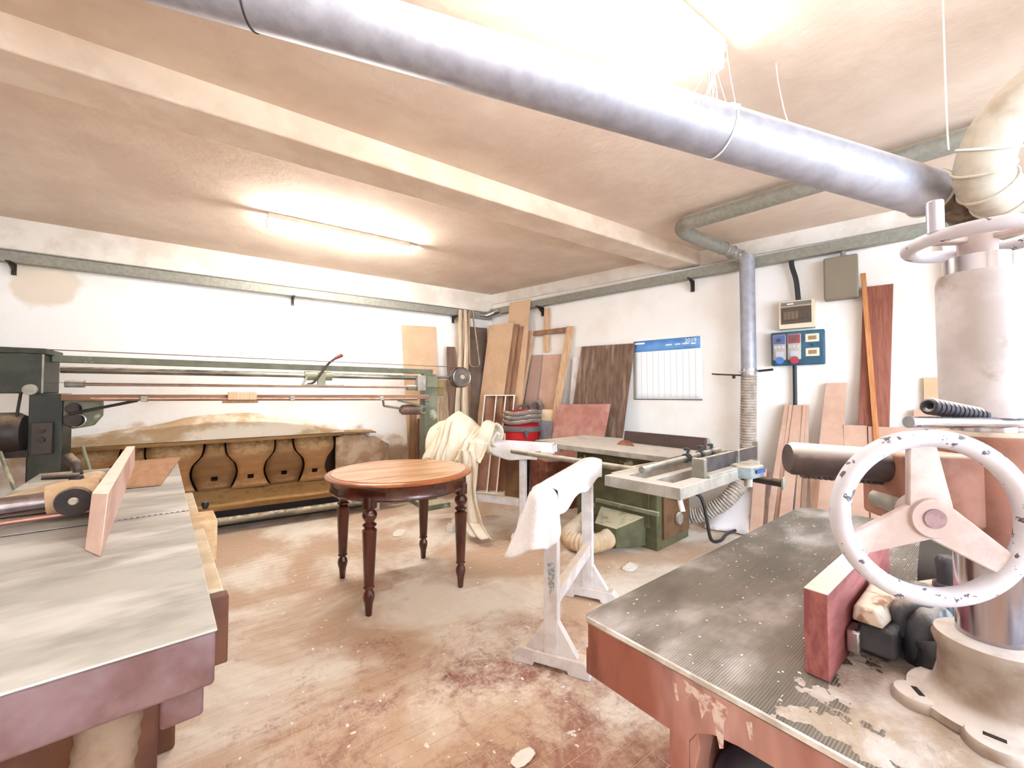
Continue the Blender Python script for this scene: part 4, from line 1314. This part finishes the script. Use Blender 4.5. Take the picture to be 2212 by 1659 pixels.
# ------------------------------------------------------------------ feeder stand with two handwheels
t = thing('feeder_stand', 'dusty grey feeder stand with chrome column and handwheels on the moulder table', 'machine')
CX, CY = .887, .111
m_cast = mat('dusty grey white casting', (164, 150, 138), (132, 112, 96), rough=.7, scale=12, dust=.75, dustc=(208, 200, 194), c3=(190, 160, 138), s3=9, lo3=.6, hi3=.75)
fl = B().lathe([(.088, .8505), (.09, .855), (.087, .864), (.068, .870), (.059, .882), (.0535, .905), (.0525, .93), (.056, .938), (.059, .948), (.056, .958), (.036, .962)], (CX, CY, 0), 44)
base = obj('column_base', fl, m_cast, t)
for a in (128, 188, 330):
    c_ = V((CX + .083 * math.cos(R(a)), CY + .083 * math.sin(R(a)), 0))
    obj('base_lug', B().lathe([(.030, .8505), (.030, .860), (.026, .866), (.02, .867)], c_, 28), m_cast, base)
    e_ = V((-math.sin(R(a)), math.cos(R(a)), 0))
    obj('lug_slot_shade', B().beam(c_ - e_ * .010 + V((0, 0, .8672)), c_ + e_ * .010 + V((0, 0, .8672)), .007, .0012), m_black, base)  # black strip painted on as the shade inside an open slot
obj('column', B().cyl((CX, CY, .95), (CX, CY, 1.50), .034, n=36), m_chrome, t)
m_rustcast = mat('dusty red brown casting', (160, 112, 94), (130, 84, 66), rough=.75, scale=9, dust=.7, dustc=(214, 196, 178))
hb = B().lathe([(.05, 1.085), (.056, 1.10), (.056, 1.235), (.05, 1.25)], (CX, CY, 0), 36)
hb.beam((.79, .20, 1.17), (CX, CY, 1.17), .085, .10)
obj('clamp_sleeve', hb, m_rustcast, t, bev=.006)
m_drum = mat('grey white drum paint', (200, 194, 196), (180, 172, 172), rough=.6, scale=9, c3=(158, 142, 130), s3=14, lo3=.55, hi3=.72, dust=.7, dustc=(246, 240, 236))
obj('column_head', B().lathe([(.042, 1.27), (.0435, 1.275), (.044, 1.465), (.041, 1.476), (.02, 1.479)], (CX, CY, 0), 48), m_drum, t)
# clamp lever and spring handle
obj('clamp_lever', B().cyl((.722, .154, 1.266), (.95, .05, 1.262), .0075, n=18), m_steel, t)
sp = []
a0, a1 = V((.768, .142, 1.286)), V((.87, .098, 1.270))
spd = B()
for i in range(15):
    p = a0.lerp(a1, i / 14)
    spd.torus(p, (a1 - a0), .0062 + .0018 * (1 - i / 14), .0036, 20, 8)
obj('spring_handle', spd, mat('dark spring with white dust', (60, 58, 66), rough=.5, metal=.5, dust=.9, dustc=(236, 230, 226)), t)
# rack arm
P1, P2 = V((.845, .137, 1.194)), V((.702, .287, 1.205))
m_arm = mat('dark steel rack arm', (96, 84, 84), (72, 62, 62), rough=.4, metal=.6, scale=10, dust=1.0, dustc=(246, 240, 236), dscale=6)
ar = obj('rack_arm', B().tube([P1, P2 + (P1 - P2).normalized() * .006, P2], [.0245, .0245, .021], 32), m_arm, t)
ad = (P2 - P1).normalized()
for i in range(26):
    c_ = P1.lerp(P2, .05 + .034 * i) - V((0, 0, .0245))
    obj('rack_tooth', B().beam(c_ - ad * .0016, c_ + ad * .0016, .014, .007), m_arm, ar)
# front handwheel
WC = V((.734, .139, 1.146))
WA = V((math.cos(R(224)), math.sin(R(224)), 0))
m_hw = mat('white painted handwheel', (208, 206, 214), (192, 188, 196), rough=.5, scale=8, c3=(84, 78, 92), s3=62, lo3=.605, hi3=.625, dust=.0)
m_hs = mat('dusty pink grey spokes', (196, 182, 178), (176, 156, 148), rough=.75, scale=14)
wh = obj('handwheel_rim', B().torus(WC, WA, .1, .0115, 72, 18), m_hw, t)
wa = WA.cross(V((0, 0, 1))).normalized()
if wa.dot(V((.83, -.56, 0))) < 0:
    wa = -wa
wu = V((0, 0, 1))
for a in (95, 205, 325):
    d = wa * math.cos(R(a)) + wu * math.sin(R(a))
    e = WA.cross(d).normalized()
    p, q = WC + d * .012, WC + d * .094
    nn = WA * .0045
    b = B().hexa([p - e * .024 - nn, p + e * .024 - nn, q + e * .0145 - nn, q - e * .0145 - nn, p - e * .024 + nn, p + e * .024 + nn, q + e * .0145 + nn, q - e * .0145 + nn])
    obj('handwheel_spoke', b, m_hs, wh, bev=.002)
obj('handwheel_hub', B().tube([WC - WA * .02, WC + WA * .002, WC + WA * .008], [.027, .027, .024], 36), m_hs, wh)
obj('hub_end', B().tube([WC + WA * .007, WC + WA * .0095], [.0125, .012], 28), mat('mauve hub end', (148, 120, 122), (126, 98, 100), rough=.6, scale=40), wh)
obj('wheel_shaft', B().cyl(WC - WA * .02, WC - WA * .1, .013, n=16), m_iron, t)
# top handwheel
TC = V((CX, CY, 1.525))
tw = obj('handwheel_rim', B().torus(TC, (0, 0, 1), .072, .0095, 64, 16), m_hw, t)
tw['label'] = 'white horizontal handwheel rim on top of the column'
for a in (20, 140, 260):
    d = V((math.cos(R(a)), math.sin(R(a)), 0))
    obj('handwheel_spoke', B().beam(TC + d * .01, TC + d * .066, .017, .008), m_hs, tw, bev=.002)
obj('handwheel_hub', B().lathe([(.018, 1.478), (.02, 1.49), (.021, 1.534), (.015, 1.54)], (CX, CY, 0), 28), m_hs, tw)
cd = V((math.cos(R(155)), math.sin(R(155)), 0))
obj('crank_grip', B().cyl(TC + cd * .072 + V((0, 0, .005)), TC + cd * .072 + V((0, 0, .052)), .0095, n=20), mat('silver grey grip', (190, 190, 206), rough=.3, metal=.5), tw, bev=.002)

# ------------------------------------------------------------------ table saw
SO = (2.639, 1.852, 0)
t = thing('table_saw', 'green sliding table saw with a dusty steel table by the right wall', 'machine', SO, 7.5)
m_stop = mat('dusty pale saw table', (172, 168, 158), (148, 144, 134), rough=.5, metal=.15, scale=7, dust=.85, dustc=(216, 208, 198), dscale=6)
obj('main_table', B().box(0, .90, 0, 1.2, .805, .85), m_stop, t, bev=.004)
obj('saw_blade', B().lathe([(.11, -.002), (.11, .002)], (.38, .62, .79), 48, 'x'), m_rr, t)
obj('extension_table', B().box(.1, .9, 1.2, 1.5, .815, .848), m_iron, t, bev=.004)
obj('front_rail', B().cyl((-.39, 1.3, .80), (-.395, -.08, .80), .022, n=18), m_iron, t)
for y in (1.1, .1):
    obj('rail_bracket', B().beam((-.39, y, .795), (.05, y, .79), .03, .03), m_iron, t)
bd = obj('cabinet', B().box(.337, .90, .294, 1.15, 0, .805), m_green, t, bev=.008)
obj('cabinet_door', B().box(.322, .337, .36, .95, .18, .74), m_green, bd, bev=.004)
obj('cabinet_ledge', B().box(.30, .337, .27, .9, .30, .335), m_sage, bd, bev=.004)
obj('dust_outlet', B().hexa([V(p) for p in ((.05, .50, .04), (.337, .40, .02), (.337, .86, .02), (.05, .72, .04), (.05, .50, .20), (.337, .40, .27), (.337, .86, .27), (.05, .72, .20))]), m_green, bd, bev=.004)
obj('side_plate', B().box(.42, .88, .275, .293, .08, .70), m_rust, bd, bev=.004)
obj('angle_wheel', B().lathe([(.05, -.02), (.055, 0)], (.66, .27, .22), 28, 'y'), m_iron, bd)
swb = obj('switch_box', B().box(.56, .70, .19, .274, .40, .52), mat('brown switch box', (140, 96, 74), rough=.6), bd, bev=.006)
for x in (.59, .65):
    obj('switch_button', B().lathe([(.02, -.03), (.024, 0)], (x, .19, .465), 18, 'y'), m_black, swb)
obj('power_cable', B().tube(spline([(.70, .2, .44), (.76, .12, .42), (.78, .08, .25), (.80, .05, .06), (.92, .02, .03), (1.15, .05, .03), (1.45, .02, .03)], 8), .014, 12), m_cable, bd)
obj('lever_bracket', B().box(.20, .36, .08, .2, .56, .72).beam((.1, .12, .80), (.36, .3, .5), .02, .03), m_sage, bd)
obj('lever_handle', B().cyl((.22, .06, .58), (.19, .0, .42), .018, .02, 16), m_cap, bd)
# far fence
fe = obj('rip_fence', B().hexa([V(p) for p in ((.52, -.02, .851), (.56, -.02, .851), (.66, .80, .851), (.62, .80, .851), (.54, -.02, .955), (.575, -.02, .955), (.675, .80, .955), (.64, .80, .955))]), mat('dark brown fence', (72, 52, 48), (58, 40, 36), rough=.5, scale=6, stretch=(1, .3, 2)), t, bev=.003)
obj('fence_casting', B().prism([(.56, .852), (.70, .852), (.66, .90), (.60, .95), (.575, .955)], 'xz', -.03, .06), m_iron, fe, bev=.004)
# sliding cross-cut table
st = obj('sliding_table', B().box(-.915, .2, -.53, -.445, .79, .85).box(-.915, .2, -.17, -.085, .79, .85).box(-.915, -.82, -.445, -.17, .79, .85).box(.12, .2, -.445, -.17, .79, .85).box(-.82, .12, -.335, -.285, .79, .85), m_stop, t, bev=.003)
obj('carriage_rail', B().box(-.75, .95, -.06, -.012, .78, .835), m_iron, t, bev=.003)
ro_ = obj('stop_rod', B().cyl((-.74, -.215, .875), (.28, -.235, .905), .02, n=20), m_iron, t)
for x in (-.22, -.02, .14):
    c_ = V((x, -.23, .893))
    obj('rod_clamp', B().lathe([(.03, -.02), (.03, .02)], c_, 20, 'x').cyl(c_ + V((0, 0, .02)), c_ + V((.01, -.01, .055)), .009, n=10).lathe([(.018, .05), (.02, .065)], c_, 12), m_gun, ro_)
cf = obj('crosscut_fence', B().box(-.58, .32, -.475, -.45, .87, .95), mat('dark steel fence', (60, 58, 62), (80, 78, 80), rough=.45, metal=.4, scale=9, dust=.6), t, bev=.002)
for q in ((-.60, -.565, -.51, -.44, .851, .955), (-.06, -.04, -.49, -.44, .851, .955), (.31, .325, -.48, -.445, .851, .985)):
    obj('fence_post', B().box(*q), m_iron, cf, bev=.003)
obj('fence_foot', B().box(-.58, .2, -.53, -.475, .851, .866), m_stop, cf, bev=.002)
dv = obj('clamp_head', B().prism([(-.16, -.60), (-.02, -.62), (.06, -.56), (.06, -.48), (-.02, -.44), (-.14, -.45), (-.19, -.52)], 'xy', .80, .875), mat('grey blue enamel', (132, 144, 146), (108, 118, 122), rough=.5, scale=9, dust=.7), t, bev=.01)
obj('blue_badge', B().beam((-.13, -.6145, .845), (-.03, -.6285, .845), .003, .024), mat('blue badge', (44, 70, 140), rough=.5), dv)
obj('head_stem', B().cyl((-.02, -.53, .80), (-.02, -.53, .73), .024, n=16).cyl((.03, -.51, .80), (.03, -.51, .74), .016, n=14), m_plaster_pipe, dv)
obj('support_tube', B().cyl((.1, -.43, .765), (.07, -.69, .76), .024, n=20), m_dark, t)
obj('tube_cap', B().box(.045, .095, -.705, -.69, .725, .80), m_galv2, t, bev=.004)
# ribbed floor hose of the saw
m_rh = mat('cream ribbed hose', (214, 190, 156), (196, 168, 132), rough=.7, scale=14, dust=.5)
o = obj('ribbed_hose', ripple(spline([(2.66, 2.46, .11), (2.56, 2.42, .10), (2.42, 2.45, .09), (2.36, 2.60, .09), (2.46, 2.74, .09), (2.62, 2.82, .10), (2.85, 2.92, .12)], 12), .072, .0045, .03, 22), m_rh)
tag(o, 'cream ribbed hose curled on the floor behind the front sawhorse', 'hose')
# dusty white sheet leaning in front of the short boards
o = obj('dusty_sheet', B().grid(lambda u, v: wp(3.10 + .40 * u + .03 * v, .012 + .50 * v * (.25 + .75 * min(1, u * 1.5)), .34 - .18 * v + .02 * math.sin(u * 7) * (1 - v)), 16, 12), mat('white sheet with brown dust', (240, 234, 234), (206, 172, 150), rough=.9, scale=5, lo=.48, hi=.7), thick=.012)
tag(o, 'white dust-covered sheet leaning behind the ribbed wall hose', 'sheet')


# ------------------------------------------------------------------ sawhorses
def sawhorse(label, A, Bp, zt, over_a, over_b):
    A, Bp = V((A[0], A[1], 0)), V((Bp[0], Bp[1], 0))
    d_ = Bp - A
    L_ = d_.length
    t_ = thing('sawhorse', label, 'sawhorse', A, math.degrees(math.atan2(d_.y, d_.x)), 'white sawhorses')
    for x in (0, L_):
        obj('post', B().box(x - .025, x + .025, -.034, .034, .07, zt - .08), m_white, t_, bev=.003)
        ft = obj('foot', B().prism([(-.19, 0), (-.09, 0), (-.08, .02), (.08, .02), (.09, 0), (.19, 0), (.19, .05), (.16, .075), (-.16, .075), (-.19, .05)], 'yz', x - .035, x + .035), m_white, t_, bev=.004)
        for s in (-1, 1):
            obj('gusset', B().prism([(s * .034, .075), (s * .13, .075), (s * .034, .22)], 'yz', x - .02, x + .02), m_white, t_, bev=.002)
    obj('top_rail', B().box(-over_a, L_ + over_b, -.04, .04, zt - .08, zt), m_white, t_, bev=.006)
    obj('stretcher', B().box(.025, L_ - .025, -.022, .022, .28, .35), m_white, t_, bev=.003)
    return t_, L_


h1, L1 = sawhorse('white sawhorse nearest the spindle moulder with a sheet over its rail', (1.281, 1.556), (1.898, 1.944), .86, .10, .14)
h2, L2 = sawhorse('white sawhorse behind the round table carrying the cream blanket', (2.215, 3.105), (1.877, 3.704), .86, .30, .12)
# blue-grey paint smear on the front post of the near sawhorse
sm = B().prism([(-.024, .50), (-.020, .43), (-.022, .40), (-.016, .37), (-.012, .40), (-.008, .35), (-.004, .39), (.002, .33), (.006, .38), (.012, .41), (.010, .45), (.016, .49), (.006, .51), (-.010, .505)], 'yz', -.0258, -.0251)
ps = obj('paint_smear', sm, mat('blue grey paint', (146, 164, 170), (212, 214, 216), rough=.8, scale=70, lo=.45, hi=.55), h1)

m_cloth = mat('white fleece sheet', (246, 244, 246), (238, 234, 236), rough=.95, scale=6, bump=.25, bscale=60)


def sheet1(u, v):
    # u along the rail from the near end to the far end, v across from the left hem over the rail to the right hem
    x = -.10 + (L1 + .25) * u
    dl = .11 + .02 * math.sin(u * 9)
    dr = .11 + .015 * math.sin(u * 13)
    hw = .052
    tot = dl + 2 * hw + dr
    q = v * tot
    if q < dl:
        f_ = dl - q
        return V((x, hw + .012 + .05 * f_ + .03 * math.sin(u * 22) * f_, .868 - f_))
    if q < dl + 2 * hw:
        f_ = (q - dl) / (2 * hw)
        return V((x, hw + .012 - 2 * (hw + .012) * f_, .868 + .012 * math.sin(math.pi * f_)))
    f_ = q - dl - 2 * hw
    return V((x, -hw - .012 - .02 * math.sin(u * 17) * f_, .868 - f_))


def skirt1(u, v):
    # the end of the sheet falling off the near end of the rail, flaring to the left
    ph = R(-75 + 190 * u)                      # -y side, round the end, to the +y side
    dx, dy = -math.cos(ph), math.sin(ph)
    w_ = math.exp(-((u - .86) / .34) ** 2)
    drop = .27 + .05 * w_ + .02 * math.sin(u * 9 + 1) - .10 * max(0, .25 - u) * 4
    fl = .02 + .10 * w_ + .012 * math.sin(u * 19)
    f_ = v * drop
    e_ = min(1.0, f_ / .05)
    r_ = .064 * math.sin(e_ * math.pi / 2) + fl * (v ** 1.25) * 1.0
    z_ = .880 - .012 * e_ - max(0.0, f_ - .02)
    return V((-.095 + dx * r_ * 1.15, dy * r_, z_))


o = obj('white_sheet', B().grid(sheet1, 60, 40).grid(skirt1, 60, 24), m_cloth, thick=.004)
o.location = h1.location
o.rotation_euler = h1.rotation_euler
tag(o, 'white fleece sheet wrapped over the near sawhorse and hanging off its end', 'cloth')


def sheet2(u, v):
    x = -.31 + (L2 + .2) * u
    hw = .05
    dl = .10 + .06 * math.sin(math.pi * min(1, u * 1.3)) + .01 * math.sin(u * 15)
    dr = .09 + .07 * math.sin(math.pi * u) + .012 * math.sin(u * 11)
    if u < .16:
        dl = dr = .075
    tot = dl + 2 * hw + dr
    q = v * tot
    z0 = .868
    if q < dl:
        f_ = dl - q
        return V((x, hw + .01 + .01 * math.sin(u * 20) * f_ * 6, z0 - f_))
    if q < dl + 2 * hw:
        f_ = (q - dl) / (2 * hw)
        return V((x, hw + .01 - 2 * (hw + .01) * f_, z0 + .01 * math.sin(math.pi * f_)))
    f_ = q - dl - 2 * hw
    return V((x, -hw - .01 - .008 * math.sin(u * 17) * f_ * 6, z0 - f_))


o = obj('white_sheet', B().grid(sheet2, 60, 36), m_cloth, thick=.004)
o.location = h2.location
o.rotation_euler = h2.rotation_euler
tag(o, 'white sheet wrapped around the rail of the far sawhorse', 'cloth')

# cream blanket piled on the far sawhorse
m_blk = mat('cream blanket', (232, 222, 204), (222, 204, 178), rough=.95, scale=3, bump=.2, bscale=50)
t = thing('cream_blanket', 'bulky cream blanket piled over the far sawhorse and trailing to the floor', 'blanket', (1.93, 3.61, 0), 119.4 - 90)


def blanket(u, v):
    # u along the rail from its left end (0) to the right (1); v from the back hem over the top to the front hem
    y = .36 - .64 * u
    top = 1.0 + .15 * math.exp(-((u - .34) / .26) ** 2) - .05 * u
    hem = .60 + .05 * math.sin(u * 11 + 1) + .05 * math.sin(u * 23) + .16 * max(0, u - .72) / .28
    k = [(0, .20, .74), (.16, .22, .92), (.30, .15, top - .05), (.42, .02, top), (.54, -.11, top - .06), (.68, -.19, .86), (.84, -.23, .74), (1, -.25, hem)]
    for (v0, x0, z0), (v1, x1, z1) in zip(k, k[1:]):
        if v <= v1:
            f_ = (v - v0) / (v1 - v0)
            x, z = x0 + (x1 - x0) * f_, z0 + (z1 - z0) * f_
            break
    env = min(1, max(0, (v - .30) / .3))
    w_ = noise.noise(V((u * 3.1, v * 2.2, 7)))
    q1 = abs(math.sin(math.pi * (5.2 * u + 1.1 * v + .5 * w_ + .2))) ** .7
    q2 = abs(math.sin(math.pi * (8.7 * u - .8 * v + .8 * w_))) ** .8
    disp = (.052 * q1 + .022 * q2 - .03) * env + .018 * w_
    nx, nz = (-.9, .35) if v > .5 else (-.2, .95)
    y += .03 * math.sin(5 * math.pi * u + 3 * v) * env
    return V((x + nx * disp, y, z + nz * disp * .6))


obj('blanket_body', B().grid(blanket, 150, 70), m_blk, t, thick=.014)


def flap(u, v):
    # loose left flap, hanging lower towards the back of the room
    a_ = .30 + .17 * u
    z_ = .98 - .16 * u - (.36 + .06 * math.sin(4 * u)) * v
    return V((-.12 - .10 * v + .14 * u + .02 * math.sin(9 * u + 3 * v), a_ + .06 * v + .015 * math.sin(7 * v + 5 * u), z_))


obj('side_flap', B().grid(flap, 30, 30), m_blk, t, thick=.012)


def roll(u, v):
    # the rolled right end: a loose spiral seen from the end
    a_ = 2 * math.pi * 1.55 * u + .6
    rr = .035 + .115 * u
    return V((-.03 + rr * math.cos(a_), -.20 - .13 * v - .01 * math.sin(3 * a_), .915 + rr * 1.05 * math.sin(a_) + .015 * math.sin(6 * v)))


obj('rolled_end', B().grid(roll, 90, 14), m_blk, t, thick=.02)


def tail(u, v):
    z_ = .80 - .76 * v if v < .93 else .093 - (v - .93) * .4
    wd = .07 + .035 * v + .02 * math.sin(v * 9)
    y_ = -.13 - .06 * v - (0 if v < .85 else (v - .85) * 1.0) + (u - .5) * 2 * wd
    x_ = -.245 - .035 * math.sin(math.pi * u) - .02 * math.sin(4.5 * math.pi * u + 2 * v) - (0 if v < .85 else (v - .85) * .6)
    return V((x_, y_, z_))


obj('trailing_tail', B().grid(tail, 40, 60), m_blk, t, thick=.014)

# ------------------------------------------------------------------ bits on the floor
m_scrap = mat('crumpled white paper', (246, 240, 232), rough=.9)
for (x, y, s, rz, lb_) in ((2.49, 2.10, .085, 20, 'crumpled white paper scrap on the floor beside the table saw'),
                           (1.30, 3.84, .10, 60, 'flat white scrap on the floor behind the round table'),
                           (.873, 1.225, .05, 10, 'pale torn scrap on the tiles in the foreground')):
    o = obj('paper_scrap', B().grid(lambda u, v, s=s, x=x: V(((u - .5) * 2 * s * (1 - .3 * (v - .5) ** 2), (v - .5) * 1.1 * s * (.55 + .45 * math.sin(math.pi * (.08 + .84 * u))), .004 + (.22 * s * abs(noise.noise(V((u * 4 + x, v * 4, 1)))) if s != .10 else .002))), 14, 10), m_scrap, thick=.0015)
    o.location = (x, y, .001)
    o.rotation_euler = (0, 0, R(rz))
    tag(o, lb_, 'paper scrap')
wc = B()
random.seed(21)
for i in range(170):
    d_ = random.uniform(1.5, 3.2)
    l_ = random.uniform(-.75, .35) * d_
    p = Fh * d_ + Rh * l_
    if (p.x > .5 and p.y < .75) or p.x < 0:
        continue
    s_ = random.uniform(.004, .011)
    a_ = random.uniform(0, 6.28)
    e1, e2 = V((math.cos(a_), math.sin(a_), 0)) * s_, V((-math.sin(a_), math.cos(a_), 0)) * s_ * .6
    q = V((p.x, p.y, .001))
    wc.poly([q - e1 - e2, q + e1 - e2, q + e1 * .8 + e2, q - e1 + e2, q + V((0, 0, s_ * .5))], [(0, 1, 4), (1, 2, 4), (2, 3, 4), (3, 0, 4), (3, 2, 1, 0)])
o = obj('wood_chips', wc, m_scrap, smooth=False)
o['kind'] = 'stuff'
tag(o, 'small pale wood chips scattered over the tiled floor', 'wood chips')

wc = B()
ca, sa = math.cos(R(4.8)), math.sin(R(4.8))
for i in range(320):
    lx, ly = random.uniform(.02, 1.2), random.uniform(-.5, -.02)
    if .14 < lx < .65 and -.5 < ly < -.33:
        continue
    q = V((RO[0] + lx * ca - ly * sa, RO[1] + lx * sa + ly * ca, .8506))
    s_ = random.uniform(.0008, .0028)
    a_ = random.uniform(0, 6.28)
    e1, e2 = V((math.cos(a_), math.sin(a_), 0)) * s_, V((-math.sin(a_), math.cos(a_), 0)) * s_ * .6
    wc.poly([q - e1 - e2, q + e1 - e2, q + e1 * .8 + e2, q - e1 + e2, q + V((0, 0, s_ * .6))], [(0, 1, 4), (1, 2, 4), (2, 3, 4), (3, 0, 4), (3, 2, 1, 0)])
o = obj('wood_chips', wc, m_scrap, smooth=False)
o['kind'] = 'stuff'
tag(o, 'tiny white wood specks scattered on the moulder table', 'wood chips')

def drift(u, v):
    lx, ly = .005 + .50 * u, -.80 + .46 * v
    n_ = noise.fractal(V((lx * 16, ly * 16, 4)), .6, 2.0, 6)
    edge = min(1, u * 5, (1 - u) * 2.0, (1 - v) * 3)
    z_ = .8492 + .0036 * edge + .0022 * n_
    return V((RO[0] + lx * ca - ly * sa, RO[1] + lx * sa + ly * ca, z_))


o = obj('sawdust_drift', B().grid(drift, 220, 200), mat('grey white sawdust', (194, 186, 180), (168, 152, 136), rough=1, scale=12, bump=.4, bscale=160))
o['kind'] = 'stuff'
tag(o, 'thin drift of pale sawdust around the column base on the moulder table', 'sawdust')

# ------------------------------------------------------------------ put every thing's origin at its base
def descend(o):
    for c_ in o.children:
        yield c_
        yield from descend(c_)


bpy.context.view_layer.update()
for o in list(COL.objects):
    if o.parent or o.get('kind') == 'structure' or o.type not in ('EMPTY', 'MESH'):
        continue
    if o.location.length > 1e-6 or o.rotation_euler.z:
        continue
    ms = [c_ for c_ in [o] + list(descend(o)) if c_.type == 'MESH']
    cs = [V(v.co) for c_ in ms for v in c_.data.vertices]
    if not cs:
        continue
    lo = V((min(c_.x for c_ in cs), min(c_.y for c_ in cs), min(c_.z for c_ in cs)))
    hi = V((max(c_.x for c_ in cs), max(c_.y for c_ in cs), max(c_.z for c_ in cs)))
    ctr = V(((lo.x + hi.x) / 2, (lo.y + hi.y) / 2, lo.z))
    for me in set(c_.data for c_ in ms):
        me.transform(Matrix.Translation(-ctr))
    o.location = ctr
